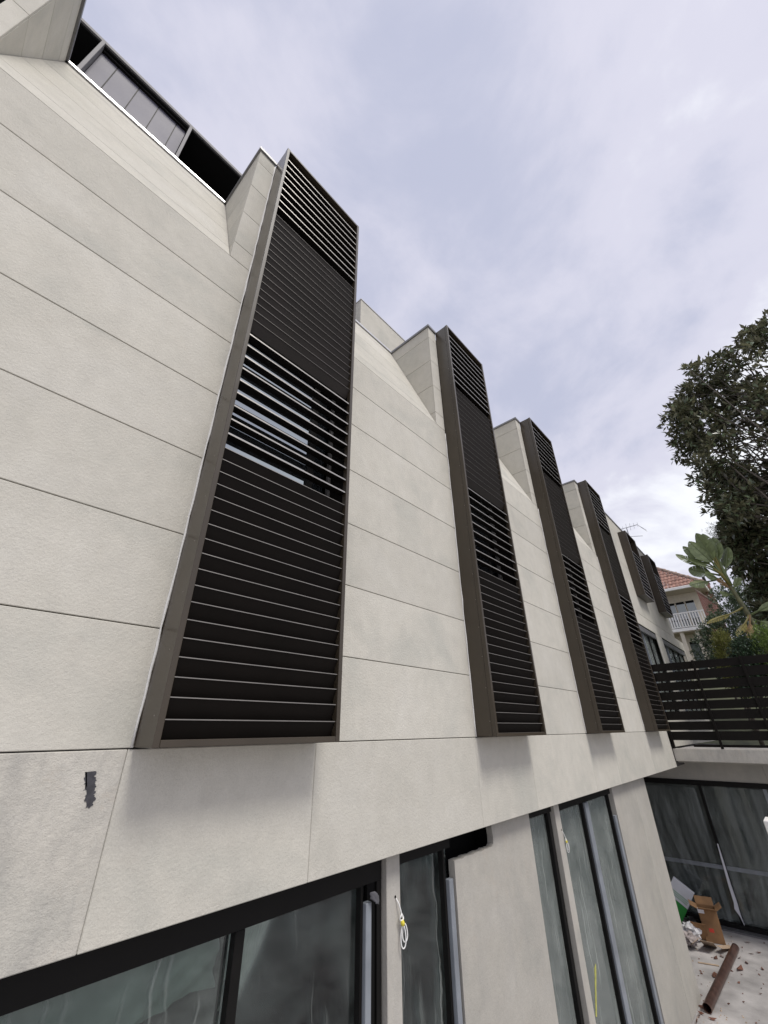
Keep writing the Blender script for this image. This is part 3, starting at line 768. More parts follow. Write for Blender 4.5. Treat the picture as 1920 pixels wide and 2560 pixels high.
for (y, z), q in zip(tp, wd): ts.v += [(XE - .05, y - q - .012, z), (XE - .045, y + q - .012, z)]
for i in range(len(tp) - 1): ts.f.append((2 * i, 2 * i + 1, 2 * i + 3, 2 * i + 2)); ts.mi.append(0)
o = ts.build('tape_strip', M['paper']); so = o.modifiers.new('t', 'SOLIDIFY'); so.thickness = .004
tag(o, 'white protective tape peeling down the dark mullion of the glazed wing', 'tape')

# fence on the parapet
fence = empty('slat_fence', (XF, 0, -.44))
tag(fence, 'black horizontal slat fence standing on the grey parapet', 'fence')
zt = [1.455, 1.265, 1.028, .806, .585, .369, .147, -.066, -.280]
for k in range(8):
    hi = zt[k] - (0 if k == 0 else .016); lo = zt[k + 1] + .016
    yy = [2.52, 1.56, .62, -.32, -1.26, -2.2, -3.14, -4.1]
    for q in range(len(yy) - 1):
        dz = random.uniform(-.004, .004)
        MB().box(XF + .045, XF + .065, yy[q + 1] + .002, yy[q] - .002, lo + dz, hi + dz).build('slat', M['fence'], fence, .002)
for y in (2.50, 1.56, .62, -.32, -1.26, -2.2, -3.14, -4.1):
    box('post', M['fence'], fence, XF + .002, XF + .044, y - .026, y + .026, -.438, 1.475, bevel=.003)
box('bottom_rail', M['fence'], fence, XF + .045, XF + .09, -4.1, 2.1, -.405, -.352)

# ================================================================== things on the site
def hank(name, base, label, scale=1.0, seed=0):
    t = empty(name, base); rg = random.Random(seed)
    c = MB().tube([(0, 0, .005), (.015, -.02, -.03), (.035, -.028, -.09), (.048, -.03, -.13)], .006 * scale, 8).mesh('cord', M['rope'], 0, True)
    link('cord', c, t, (0, 0, 0))
    lp = []
    for k in range(17):
        a = 2 * math.pi * k / 16
        lp.append((.030 + .020 * math.cos(a), -.034 + .006 * math.sin(a * 2), -.118 + .020 * math.sin(a)))
    link('loop', MB().tube(lp, .007 * scale, 8).mesh('loop', M['rope'], 0, True), t, (0, 0, 0))
    for (dx, ln) in ((.0, .150), (.022, .115)):
        lp = []
        for k in range(21):
            a = math.pi * 2 * k / 20 + math.pi / 2
            lp.append((.045 + dx + (.010 + .008 * (1 - math.sin(a))) * math.cos(a), -.036 - .012 * math.cos(a), -.165 - ln / 2 * (1 - math.sin(a)) * 1.0))
        link('loop', MB().tube(lp, .006 * scale, 8).mesh('loop', M['rope'], 0, True), t, (0, 0, 0))
    link('binding', MB().tube([(.034, -.035, -.135), (.042, -.036, -.158), (.046, -.036, -.172)], [.013, .019, .013], 10).mesh('binding', M['tape'], 0, True), t, (0, 0, 0))
    t.scale = (scale,) * 3
    return tag(t, label, 'rope', 'white rope hanks on the columns')
hank('rope_hank', (3.012, YG - .004, -1.105), 'white rope hank bound with yellow tape on the nearer column', .85, seed=1)
h2 = hank('rope_hank', (6.152, YG - .004, -1.125), 'white rope hank bound with yellow tape on the farther column', .66, seed=2)
# two small dark holes drilled in the column
for x, z in ((3.008, -1.092), (6.150, -1.11)):
    bm = MB(); bm.tube([(x, YG - .002, z), (x, YG + .004, z)], .009, 10); bm.build('anchor_hole', M['void'], bld)
# grey wrap over the channel end
rg = random.Random(8); m = MB(); nu, nv = 12, 7
for j in range(nv):
    for i in range(nu):
        s, t = i / (nu - 1), j / (nv - 1)
        m.v.append((2.735 + .085 * s + .006 * rg.uniform(-1, 1), YG - .004 - .02 * math.sin(s * 3.1) - .004 * rg.uniform(0, 1), -1.01 - .05 * s - (.035 + .03 * (1 - abs(2 * s - 1))) * t + .02 * math.sin(s * 3.1)))
for j in range(nv - 1):
    for i in range(nu - 1): a = j * nu + i; m.f.append((a, a + 1, a + nu + 1, a + nu)); m.mi.append(0)
o = m.build('cloth_wrap', M['rag'], None, 0, True); o.modifiers.new('t', 'SOLIDIFY').thickness = .004
tag(o, 'dark grey rag of wrapping on top of the pale jamb channel', 'cloth')
ys_ = MB()
P_ = [(6.66, -2.47), (6.60, -2.46), (6.62, -2.9), (6.58, -3.3), (6.60, -3.68)]
ys_.prism([(6.612, YG + .088, -2.475), (6.668, YG + .088, -2.455), (6.650, YG + .088, -2.50), (6.56, YG + .088, -2.62), (6.435, YG + .088, -2.81), (6.41, YG + .088, -2.80), (6.535, YG + .088, -2.60)], (0, -.003, 0))
o = ys_.build('yellow_strip', M['tape_dull']); tag(o, 'long yellow packing strip stuck to the dusty glass', 'strip')

def hollow_pipe(name, p0, p1, r, m, label):
    p0, p1 = Vector(p0), Vector(p1); mb = MB(); seg = 28
    t = (p1 - p0).normalized(); u = t.cross(Vector((0, 0, 1))).normalized(); w = t.cross(u); L = (p1 - p0).length
    rings = [(0, r), (L, r), (L, r * .9), (0, r * .9)]
    for d, rr in rings:
        for j in range(seg):
            a = 2 * math.pi * j / seg; mb.v.append(tuple(t * d + (u * math.cos(a) + w * math.sin(a)) * rr))
    for q in range(4):
        for j in range(seg):
            a0, a1 = q * seg + j, q * seg + (j + 1) % seg; b0, b1 = ((q + 1) % 4) * seg + j, ((q + 1) % 4) * seg + (j + 1) % seg
            mb.f.append((a0, a1, b1, b0)); mb.mi.append(0)
    me = mb.mesh(name, m, .0, False)
    o = link(name, me, None, p0)
    return tag(o, label, 'pipe')
hollow_pipe('drain_pipe', (9.98, 2.52, ZG + .061), (12.70, 2.42, ZG + .061), .059, M['copper'], 'long copper-brown pipe lying on the courtyard floor')

def carton(name, c, size, rot, mats, label, cat, flaps=0, extra=None):
    t = empty(name, c); t.rotation_euler = rot; tag(t, label, cat)
    sx, sy, sz = size
    def p(nm, m, *b):
        link(nm, MB().box(*b).mesh(nm, m, .003), t, (0, 0, 0))
    th = .008
    p('side', mats[0], -sx, -sx + th, -sy, sy, 0, sz); p('side', mats[0], sx - th, sx, -sy, sy, 0, sz)
    p('side', mats[0], -sx + th, sx - th, -sy, -sy + th, 0, sz); p('side', mats[0], -sx + th, sx - th, sy - th, sy, 0, sz)
    p('base', mats[0], -sx + th, sx - th, -sy + th, sy - th, .001, th)
    if flaps:
        for k, (ax, sgn) in enumerate((('y', -1), ('y', 1), ('x', -1), ('x', 1))[:flaps]):
            L = (sy if ax == 'y' else sx) * .85
            m_ = MB().box(-sx if ax == 'y' else -.004, sx if ax == 'y' else .004, -.004 if ax == 'y' else -sy, .004 if ax == 'y' else sy, 0, L).mesh('flap', mats[-1], .002)
            o = link('flap', m_, t, ((0 if ax == 'y' else sgn * sx), (sgn * sy if ax == 'y' else 0), sz))
            an = random.uniform(.5, 1.5) * sgn
            if ax == 'y': o.rotation_euler.x = -an
            else: o.rotation_euler.y = an
    if extra: extra(t, p, sx, sy, sz)
    return t
random.seed(12)
carton('cardboard_carton', (13.0, 2.80, ZG + .004), (.17, .16, .50), (.0, .0, .25), [M['card'], M['card']], 'open brown cardboard carton standing by the glazed wing', 'carton', 4,
       lambda t, p, sx, sy, sz: (p('red_mark', simple('red_print', (.55, .05, .03)), -sx - .002, -sx, -.02, .06, .16, .22), p('paper_scrap', M['paper'], -sx - .012, -sx - .003, .06, .17, .44, .52)))
def greenx(t, p, sx, sy, sz):
    p('white_top', M['paper'], -sx - .003, sx + .003, -sy - .003, sy + .003, sz * .52, sz + .003)
    for k in range(3): p('green_line', M['green'], -sx - .0045, -sx - .003, -sy + .03, sy - .05, sz * (.60 + .05 * k), sz * (.615 + .05 * k))
carton('printed_box', (13.4, 3.64, ZG + .10), (.06, .20, .74), (.62, .06, .1), [M['green'], M['paper']], 'green and white printed box leaning behind the brown carton', 'box', 0, greenx)
# opened card sheets in front of the carton
def card(name, c, sx, sy, rot, m, label):
    me = MB().box(-sx, sx, -sy, sy, 0, .007).mesh(name, m, .002)
    o = link(name, me, None, c); o.rotation_euler = rot; tag(o, label, 'cardboard'); return o
card('cardboard_sheet', (12.42, 2.81, ZG + .09), .22, .11, (0, .42, .1), M['card_pale'], 'pale flat cardboard sheet lying against the open brown carton')
card('cardboard_sheet', (12.62, 2.57, ZG + .05), .26, .05, (.2, .18, -.22), M['card_pale'], 'narrow cardboard strip on the floor between carton and copper pipe')
card('cardboard_sheet', (12.30, 3.02, ZG + .10), .18, .10, (-.5, .45, .5), M['card_pale'], 'crooked cardboard sheet propped beside the crumpled plastic')
def crumple(name, c, r, m, label, cat, seed, sq=.6):
    rg = random.Random(seed); bm = bmesh.new(); bmesh.ops.create_icosphere(bm, subdivisions=3, radius=1)
    for v in bm.verts: v.co *= r * (1 + rg.uniform(-.32, .32)); v.co.z *= sq
    zmin = min(v.co.z for v in bm.verts)
    for v in bm.verts: v.co.z -= zmin
    me = bpy.data.meshes.new(name); bm.to_mesh(me); bm.free(); me.materials.append(m)
    return tag(link(name, me, None, c), label, cat)
crumple('plastic_bag', (12.72, 3.12, ZG), .16, M['poly'], 'crumpled white plastic bag left of the brown carton', 'plastic bag', 1, .8)
crumple('plastic_bag', (12.32, 3.10, ZG), .14, simple('grey_plastic', (.33, .29, .28), rough=.5), 'crumpled grey plastic bag on the floor near the corner pier', 'plastic bag', 2, .7)
crumple('rubbish_sack', (12.95, 3.10, ZG), .15, simple('black_plastic', (.015, .014, .014), rough=.35), 'black rubbish sack slumped under the green and white box', 'sack', 3, .9)
# white painted block just inside the right edge
wb = MB().box(8.95, 9.35, .55, .895, -1.36, -1.18).build('white_block', M['white'], None, .006)
wb['label'] = 'white painted beam end at the right edge of the view'; wb['category'] = 'beam'
# its post down to the ground
MB().box(9.05, 9.25, .60, .75, ZG, -1.361).build('post', M['white'], wb)
# dry leaves
lm = MB(); rg = random.Random(31)
spots = [(11.34, 2.60, .10), (11.40, 2.60, .09), (11.9, 2.30, .12), (12.26, 2.23, .06), (12.17, 2.0, .05), (12.4, 2.35, .05), (12.9, 2.1, .06), (13.3, 2.3, .07), (12.75, 2.2, .05), (10.1, 2.62, .06), (9.9, 2.60, .05), (9.85, 2.45, .06), (12.1, 2.68, .07), (12.25, 2.60, .06)]
for k in range(70):
    x = rg.uniform(8.6, 13.7); spots.append((x, min(2.62 if x < 10.4 else 3.1, 2.6 - abs(rg.gauss(0, .7)) + .35), rg.uniform(.012, .032)))
for (x, y, s) in spots:
    a = rg.uniform(0, 6.28); c, q = math.cos(a) * s, math.sin(a) * s; h = [rg.uniform(.004, .02) + s * .25 * rg.random() for _ in range(4)]
    lm.poly([(x - c, y - q, ZG + h[0]), (x + q * .45, y - c * .45, ZG + .004), (x + c, y + q, ZG + h[1]), (x - q * .45, y + c * .45, ZG + h[2])])
o = lm.build('leaf_litter', M['dead'], fixn=False); o['kind'] = 'stuff'; o['label'] = 'scattered dry brown leaves on the courtyard floor'

# antenna on the roof
def antenna(name, base, h, boom, rods, label, yaw=0, ang=0):
    t = empty(name, base); t.rotation_euler.z = yaw
    link('mast', MB().tube([(0, 0, 0), (0, 0, h)], .022, 8).mesh('mast', M['alu']), t, (0, 0, 0))
    link('boom', MB().tube([(0, -boom / 2, h), (0, boom / 2, h)], .015, 6).mesh('boom', M['alu']), t, (0, 0, 0))
    rm = {}
    for k in range(rods):
        y = -boom / 2 + boom * k / (rods - 1); L = .16 + .045 * (k % 4)
        link('element', MB().tube([(-L * .5, y, h - L * .9), (L * .5, y, h + L * .9)], .009, 6).mesh('element', M['alu']), t, (0, 0, 0))
    for s in (-1, 1):
        link('reflector', MB().tube([(0, -boom / 2, h - .02), (s * .1, -boom / 2 - .28, h - .42)], .010, 6).mesh('reflector', M['alu']), t, (0, 0, 0))
    link('brace', MB().tube([(0, -.05, h - .5), (0, -.55, h - .62)], .012, 6).mesh('brace', M['alu']), t, (0, 0, 0))
    return tag(t, label, 'antenna')
antenna('roof_antenna', (21.5, 3.35, 6.0), 2.75, 1.0, 7, 'television antenna on the flat roof above the louvre hoods')

# ================================================================== neighbouring house
HX = 34.0
house = empty('tiled_house', (HX + 4, 7, 2.6))
tag(house, 'cream house with red tiled roof and white balcony behind the building', 'house')
def hb(nm, m, *b, bevel=0.0): return box(nm, M[m], house, *b, bevel=bevel)
hb('wall', 'cream', HX + 1.3, HX + 9.5, 2.35, 13, 2.3, 8.42)
hb('eave_lining', 'ceil', HX - .1, HX + 10, 1.98, 13.5, 8.43, 8.47)
hb('gutter', 'white', HX - .22, HX - .08, 1.9, 13.5, 8.40, 8.58, bevel=.02)
hb('fascia', 'white', HX - .075, HX + 10, 1.90, 1.97, 8.38, 8.60)
# roof: courses of tiles rising from the eave to the ridge, cut by the hip
roof = empty('roof', (HX, 2, 8.6)); roof.parent = house; roof.matrix_parent_inverse = Matrix.Translation(-house.location)
rise = .88
course, k = .34, 0
x = 0.0
while x < 4.8:
    m = MB(); y = 1.95 + x * 1.0
    y += (k % 2) * .11
    while y < 12.5:
        z0 = 8.60 + x * rise; w_ = .215; j = random.uniform(-.008, .008)
        a, b2 = (HX - .12 + x), (HX - .12 + x + course * 1.12)
        zz0, zz1 = z0 + j + .05, z0 + course * 1.12 * rise + j - .02
        m.v += [(a, y, zz0), (a, y + w_ * .5, zz0 + .045), (a, y + w_, zz0), (b2, y, zz1), (b2, y + w_ * .5, zz1 + .045), (b2, y + w_, zz1),
                (a, y, zz0 - .10), (a, y + w_ * .5, zz0 - .06), (a, y + w_, zz0 - .10)]
        q = len(m.v) - 9
        for fc in ((0, 1, 4, 3), (1, 2, 5, 4), (6, 7, 1, 0), (7, 8, 2, 1)): m.f.append(tuple(q + i for i in fc)); m.mi.append(0)
        y += .225
    o = m.build('tile_course', M['tile'], fixn=False); o.parent = roof; o.matrix_parent_inverse = Matrix.Translation(-roof.location); o['kind'] = 'stuff'
    x += course; k += 1
# hip cappings
for k in range(16):
    t = k * .31
    p = Vector((HX - .10 + t, 1.95 + t, 8.64 + t * rise)); q = p + Vector((.36, .36, .36 * rise))
    o = MB().tube([p, q], [.13, .105], 8).build('ridge_tile', M['ridge'], None, 0, True); o.parent = roof; o.matrix_parent_inverse = Matrix.Translation(-roof.location)
o = MB().prism([(HX, 2.05, 8.5), (HX + 9.8, 2.05, 8.5), (HX + 4.9, 7, 8.5 + 4.9 * rise)], (0, .02, 0)).build('roof_underlay', M['ridge']); o.parent = roof; o.matrix_parent_inverse = Matrix.Translation(-roof.location)
# balcony
balc = empty('balcony', (HX, 6, 5.7)); balc.parent = house; balc.matrix_parent_inverse = Matrix.Translation(-house.location)
def bb(nm, m, *b, bevel=0.0):
    o = MB().box(*b).build(nm, M[m], None, bevel); o.parent = balc; o.matrix_parent_inverse = Matrix.Translation(-balc.location); return o
bb('deck', 'white', HX - .02, HX + 1.3, 2.45, 10, 5.68, 5.87); bb('deck_soffit', 'ceil', HX + .02, HX + 1.3, 2.5, 10, 5.62, 5.679)
bb('rail', 'white', HX, HX + .08, 2.45, 10, 6.82, 6.885); bb('rail', 'white', HX + .01, HX + .06, 2.45, 10, 5.93, 5.97)
y = 2.50
while y < 6.2:
    bb('baluster', 'white', HX + .012, HX + .058, y, y + .062, 5.971, 6.819); y += .152
for y in (2.45, 5.2): bb('newel', 'white', HX - .004, HX + .086, y - .07, y, 5.87, 6.93)
# french windows and the door below
def hwin(nm, y0, y1, z0, z1, m='hglass'):
    w = empty(nm, (HX + 1.3, (y0 + y1) / 2, z0)); w.parent = house; w.matrix_parent_inverse = Matrix.Translation(-house.location)
    def add(n2, mm, *b):
        o = MB().box(*b).build(n2, M[mm]); o.parent = w; o.matrix_parent_inverse = Matrix.Translation(-w.location)
    add('pane', m, HX + 1.27, HX + 1.285, y0, y1, z0, z1)
    f = .06
    add('frame', 'cream', HX + 1.22, HX + 1.298, y0 - f, y0, z0, z1); add('frame', 'cream', HX + 1.22, HX + 1.298, y1, y1 + f, z0, z1)
    add('frame', 'cream', HX + 1.22, HX + 1.298, y0 - f, y1 + f, z1, z1 + f)
    add('blind', 'void', HX + 1.255, HX + 1.268, y0 + .002, y1 - .002, z1 - .16, z1 - .002)
for y0 in (2.93, 3.52, 4.11, 4.70): hwin('french_window', y0, y0 + .50, 5.95, 7.86)
hwin('door', 3.45, 4.02, 2.9, 5.15, 'teal')
hb('porch_column', 'cream', HX + .1, HX + .32, 4.02, 4.24, 2.3, 5.62)
hb('porch_column', 'cream', HX + .1, HX + .32, 3.20, 3.38, 2.3, 5.62)

# brick chimney and the brick side wall in front of it
ch = empty('brick_chimney', (36.4, 1.95, 2.6)); tag(ch, 'narrow brick chimney with a dark pot right of the tiled roof', 'chimney')
box('stack', M['brick'], ch, 36.1, 36.7, 1.78, 2.16, 2.4, 9.05); box('crown', M['ridge'], ch, 36.05, 36.75, 1.74, 2.20, 9.051, 9.13)
MB().tube([(36.4, 1.97, 9.13), (36.4, 1.97, 9.6)], [.11, .09], 12).build('chimney_pot', M['frame'], ch, 0, True)
bw = empty('brick_wall', (32.6, 2.0, 2.6)); tag(bw, 'red brick wall with sloping dark coping right of the white balcony', 'wall')
MB().prism([(32.5, 2.38, 2.4), (32.5, 1.70, 2.4), (32.5, 1.70, 6.80), (32.5, 2.38, 7.75)], (.35, 0, 0)).build('brickwork', M['brick'], bw)
MB().prism([(32.44, 2.42, 7.81), (32.44, 1.62, 6.75), (32.44, 1.62, 6.87), (32.44, 2.42, 7.94)], (.47, 0, 0)).build('coping', M['ridge'], bw)

# ================================================================== vegetation
def leaf_arrays(pos, dirs, ups, ln, wd, fold=.18, droop=.15):
    """each leaf: 2 halves folded on the midrib, pointed ends: 8 verts-ish"""
    n = len(pos)
    d = dirs / np.linalg.norm(dirs, axis=1, keepdims=True)
    s = np.cross(d, ups); s /= np.maximum(1e-6, np.linalg.norm(s, axis=1, keepdims=True))
    u = np.cross(s, d)
    L, Wd = ln[:, None], wd[:, None]
    b = pos; m = pos + d * L * .52 - u * Wd * fold; t = pos + d * L - u * L * droop
    l = pos + d * L * .48 + s * Wd * .5; r = pos + d * L * .48 - s * Wd * .5
    V = np.stack([b, l, m, r, t], 1).reshape(-1, 3)
    k = np.arange(n)[:, None] * 5
    F = np.concatenate([k + np.array([[0, 1, 2]]), k + np.array([[1, 4, 2]]), k + np.array([[0, 2, 3]]), k + np.array([[3, 2, 4]])], 0)
    return V, F
def leaf_mesh(name, V, F, m):
    me = bpy.data.meshes.new(name)
    me.vertices.add(len(V)); me.vertices.foreach_set('co', V.astype(np.float32).ravel())
    me.loops.add(len(F) * 3); me.polygons.add(len(F))
    me.loops.foreach_set('vertex_index', F.astype(np.int32).ravel())
    me.polygons.foreach_set('loop_start', np.arange(len(F), dtype=np.int32) * 3)
    me.materials.append(m); me.update(calc_edges=True); return me
def rosettes(tips, outd, per, ln, wd, rg, spread=.9, jit=.05):
    n = len(tips) * per
    P = np.repeat(tips, per, 0) + rg.normal(0, jit, (n, 3))
    O = np.repeat(outd, per, 0)
    dirs = O + rg.normal(0, spread, (n, 3))
    ups = rg.normal(0, .45, (n, 3)) + np.array([0, 0, 1.])
    return leaf_arrays(P, dirs, ups, rg.uniform(.7, 1.25, n) * ln, rg.uniform(.75, 1.2, n) * wd)

def tree(name, base, trunk_top, trunk_r, tips_fn, lmat, label, ln, wd, per, seed, limb_n=40, cat='tree', group=None, bark='bark', spread=.9, jit=.05, thick=1.0, extra=0, limb_r=.42):
    rg = np.random.default_rng(seed)
    t = empty(name, base); tag(t, label, cat, group)
    tips, outd = tips_fn(rg)
    base = Vector(base); top = Vector(trunk_top)
    tb = MB()
    pts = [base.lerp(top, s) + Vector((math.sin(s * 5) * .1, math.cos(s * 4) * .1, 0)) * trunk_r * 3 for s in np.linspace(0, 1, 8)]
    tb.tube(pts, [trunk_r * (1.15 - .75 * s) for s in np.linspace(0, 1, 8)], 10)
    idx = rg.choice(len(tips), min(limb_n, len(tips)), replace=False)
    idx = np.unique(np.concatenate([idx, np.arange(max(0, len(tips) - extra), len(tips))]))
    for i in idx:
        s = rg.uniform(.35, 1.0); a = base.lerp(top, s); q = Vector(tips[i]); mid = a.lerp(q, .5) + Vector(rg.normal(0, .12, 3)) * (q - a).length * .5 + Vector((0, 0, -.05 * (q - a).length))
        r0 = trunk_r * limb_r * (1.1 - .6 * s)
        tb.tube([a, a.lerp(mid, .6), mid, mid.lerp(q, .6), q], [r0, r0 * .75, r0 * .5, r0 * .3, .006 * thick], 6, caps=False)
    tb.build('trunk', M[bark], t, 0, True)
    V, F = rosettes(tips, outd, per, ln, wd, rg, spread, jit)
    me = leaf_mesh('crown', V, F, M[lmat])
    link('crown', me, t)
    return t

def ellipsoid_tips(c, r, n, shell=.55, bumps=9, amp=.28, keep=None):
    c, r = np.array(c), np.array(r)
    def fn(rg):
        bd = rg.normal(0, 1, (bumps, 3)); bd /= np.linalg.norm(bd, axis=1, keepdims=True)
        d = rg.normal(0, 1, (n, 3)); d /= np.linalg.norm(d, axis=1, keepdims=True)
        lump = (np.maximum(0, d @ bd.T) ** 10).max(1) if bumps else 0
        rad = (shell + (1 - shell) * rg.random(n) ** .6) * (1 - amp + amp * 1.3 * lump)
        p = c + d * r * rad[:, None]
        if keep is not None:
            k = keep(p); p, d = p[k], d[k]
        return p, d * .8 + np.array([0, 0, .35])
    return fn

# magnolia: a crown built from clumps so the outline is ragged
def mag_tips(rg):
    P, Dd = [], []
    clumps = [((17.0, -4.0, 9.2), (2.6, 2.5, 3.6), 560)]
    outline = [(-3.3, 12.6, .75), (-2.5, 12.3, .65), (-1.7, 12.1, .7), (-1.0, 11.6, .75), (-.45, 11.0, .65), (-.15, 10.3, .7), (-.25, 9.5, .72), (-.75, 10.5, .9), (-1.5, 11.2, 1.0), (-1.9, 10.2, 1.1),
               (-.9, 9.2, .9), (-1.0, 8.4, .9), (-.55, 8.0, .7), (-.50, 7.2, .72), (-1.2, 7.4, .9), (-.75, 6.4, .75), (-1.4, 6.2, .9), (-2.4, 7.0, 1.2), (-2.6, 8.6, 1.3), (-2.6, 10.8, 1.1)]
    for k, (y, z, r) in enumerate(outline):
        for q in range(int(5 + 5 * r)):
            o3 = rg.normal(0, 1, 3); o3 *= r * .78 * rg.random() ** .4 / np.linalg.norm(o3); sr = rg.uniform(.20, .40)
            clumps.append(((17.0 + rg.uniform(-1.0, 1.2) + o3[0], y + o3[1], z + o3[2]), (sr * 1.1, sr, sr * .8), int(rg.uniform(6, 12))))
    for (y, z, r) in ((-.55, 5.5, .8), (-.35, 4.7, .75), (-1.2, 5.2, .9), (-1.1, 4.2, .9), (-.45, 3.8, .7), (-1.0, 3.1, .8), (-.3, 3.0, .5), (-.8, 2.3, .7), (-.2, 5.2, .5), (-.3, 6.0, .6), (-.5, 6.6, .6), (-1.1, 6.3, .8), (-1.2, 7.0, .8)):
        for q in range(2): clumps.append(((18.6 + rg.uniform(-.6, .6), y * 1.09, z * 1.09), (r * .9, r * .72, r * .72), int(60 * r * r + 20)))
    for c, r, n in clumps:
        d = rg.normal(0, 1, (n, 3)); d /= np.linalg.norm(d, axis=1, keepdims=True)
        p = np.array(c) + d * np.array(r) * (rg.random((n, 1)) ** .45)
        P.append(p); Dd.append(d * .9 + np.array([0, .1, .35]))
    # a few sprays reaching out of the outline
    for (y, z) in ((.22, 10.95), (.05, 11.35), (.25, 9.25), (.15, 8.0), (-.55, 12.05), (-3.4, 13.1), (-2.9, 12.95), (.2, 7.1), (.28, 9.9), (-.2, 11.7), (-1.3, 12.6), (-2.1, 12.85), (.3, 10.4), (.1, 8.6), (.25, 6.7)):
        for q in range(5):
            P.append(np.array([[17 + rg.uniform(-.3, .3), y - .16 * q - .12, z - .03 * q + rg.uniform(-.07, .07)]])); Dd.append(np.array([[0, .9, .4]]))
    return np.concatenate(P), np.concatenate(Dd)
tree('magnolia_tree', (17.2, -4.4, -.62), (17.1, -4.0, 9.5), .26, mag_tips, 'mag', 'tall dense magnolia with rust-backed leaves at the right edge', .25, .095, 8, 5, limb_n=95, extra=60, limb_r=.26)

def shrub(name, c, r, n, m, label, ln, wd, per, seed, base_z, amp=.3, spread=1.0):
    return tree(name, (c[0], c[1], base_z), (c[0], c[1], c[2] + r[2] * .2), .05, ellipsoid_tips(c, r, n, .35, 10, amp), m, label, ln, wd, per, seed, limb_n=25, cat='shrub', spread=spread, jit=.04)
shrub('leafy_shrub', (22.5, 1.50, 2.9), (1.1, 1.1, 1.85), 760, 'shrub', 'tall dark green shrub covering the right end of the white balcony', .10, .055, 9, 41, -.1)
shrub('leafy_shrub', (23.5, .55, 4.0), (1.2, 1.15, 2.4), 760, 'shrub', 'grey-green shrub behind the banana-leaved plant', .11, .05, 9, 42, .2)
shrub('leafy_shrub', (15.0, .62, 1.35), (.55, .50, .98), 560, 'shrub_d', 'low glossy dark shrub just behind the fence top', .075, .04, 9, 43, -.6)
shrub('leafy_shrub', (15.1, -.02, 1.55), (.55, .48, 1.05), 560, 'shrub_l', 'bright green shrub behind the fence at the right edge', .11, .022, 9, 44, -.6, spread=.8)
shrub('leafy_shrub', (15.9, 1.0, 1.75), (.5, .38, 1.15), 460, 'shrub_y', 'feathery olive-green shrub left of the glossy dark shrub', .13, .022, 9, 45, -.6, spread=.8)
shrub('leafy_shrub', (21.0, .1, 3.3), (1.0, 1.1, 2.4), 700, 'shrub', 'dark green shrub under the magnolia beside the golden fronds', .12, .05, 9, 46, -.6)
shrub('leafy_shrub', (25.5, 1.9, 2.7), (.8, .5, .9), 260, 'shrub_d', 'small dark shrub in front of the grey-green door', .08, .045, 9, 47, .9)

# wispy far tree
tree('wispy_tree', (45, -.3, 2.6), (45, .0, 14.5), .04, ellipsoid_tips((45, .2, 15.2), (1.2, 1.1, 1.5), 260, .2, 12, .45), 'wisp', 'thin pale wispy tree far behind the banana-leaved plant', .22, .03, 5, 61, limb_n=40, spread=1.0, thick=.8)

# ------------------------------------------------------------------ banana-leaved plant (giant strelitzia)
KS = .8
plant = empty('banana_leaved_plant', (16.15, .08, -.6))
tag(plant, 'banana-leaved plant with torn upright paddle leaves above the fence', 'plant')
MB().tube([(16.15, .05, -.62), (16.1, .10, 1.6), (16.04, .20, 3.04), (16.0, .32, 3.84), (16.0, .37, 4.24)], [.08, .07, .06, .05, .035], 10).build('stem', M['stem'], plant, 0, True)
def paddle(root, tip, width, bend, seed, m='strel', tears=7, face=(-1, 0, .25), petiole=.28, side_tears=True):
    rg = random.Random(seed)
    root, tip = Vector(root) * KS, Vector(tip) * KS; width *= KS; bend *= KS; ax = tip - root; L = ax.length
    fz = Vector(face); s = ax.cross(fz).normalized(); u = s.cross(ax).normalized()
    if u.dot(fz) < 0: u = -u
    mb = MB(); nseg = 26
    def mid(t): return root + ax * t + u * (bend * math.sin(t * math.pi * .5) ** 2 * -1) 
    mb.tube([mid(t) for t in np.linspace(0, .98, 14)], [.032 * (1 - .8 * t) * (1 if L > .8 else .7) for t in np.linspace(0, 1, 14)], 6)
    for sd in (-1, 1):
        gaps = sorted(rg.uniform(petiole + .08, .95) for _ in range(tears)) if side_tears else []
        edges = [petiole] + gaps + [1.0]
        for gi in range(len(edges) - 1):
            a, b = edges[gi], edges[gi + 1]; dr = rg.uniform(-.03, .10); gap = rg.uniform(.001, .006) * (1 if m == 'strel' else 2.2)
            n = max(2, int((b - a) * nseg))
            rows = []
            for k in range(n + 1):
                t = a + (b - a) * k / n
                tt = (t - petiole) / (1 - petiole)
                wv = width * min(1, (max(0, tt) / .22 + .05)) ** .6 * max(0, 1 - max(0, tt - .35) ** 1.8 / .65 ** 1.8) ** .8
                p0 = mid(min(.995, t))
                te = t + (gap if k == 0 and gi else 0) - (gap if k == n and gi < len(edges) - 2 else 0)
                sw = .10 * wv / max(width, .01)
                p2 = mid(min(1, te)) + s * sd * wv + ax.normalized() * sw - u * (dr + .10) * wv
                p1 = p0.lerp(p2, .5) + u * .05 * wv
                rows.append((p0, p1, p2))
            for k in range(n):
                for q in range(2): mb.poly([rows[k][q], rows[k][q + 1], rows[k + 1][q + 1], rows[k + 1][q]])
    o = mb.build('leaf', M[m], plant, 0, False, False)
    return o
c0 = (20.0, .46, 5.35)
paddle(c0, (19.9, .80, 7.08), .27, .10, 1, tears=1, face=(-1, .5, .1))
paddle(c0, (19.8, 1.02, 6.80), .32, .12, 2, tears=2, face=(-1, -.3, .5))
paddle(c0, (19.7, 1.58, 6.42), .27, .15, 3, tears=6, face=(-.6, .1, .8))
paddle((20, .55, 5.2), (19.8, 1.40, 5.70), .26, .15, 4, tears=5)
paddle(c0, (20.2, .34, 6.85), .28, .05, 5, tears=2, face=(-1, .8, .0))
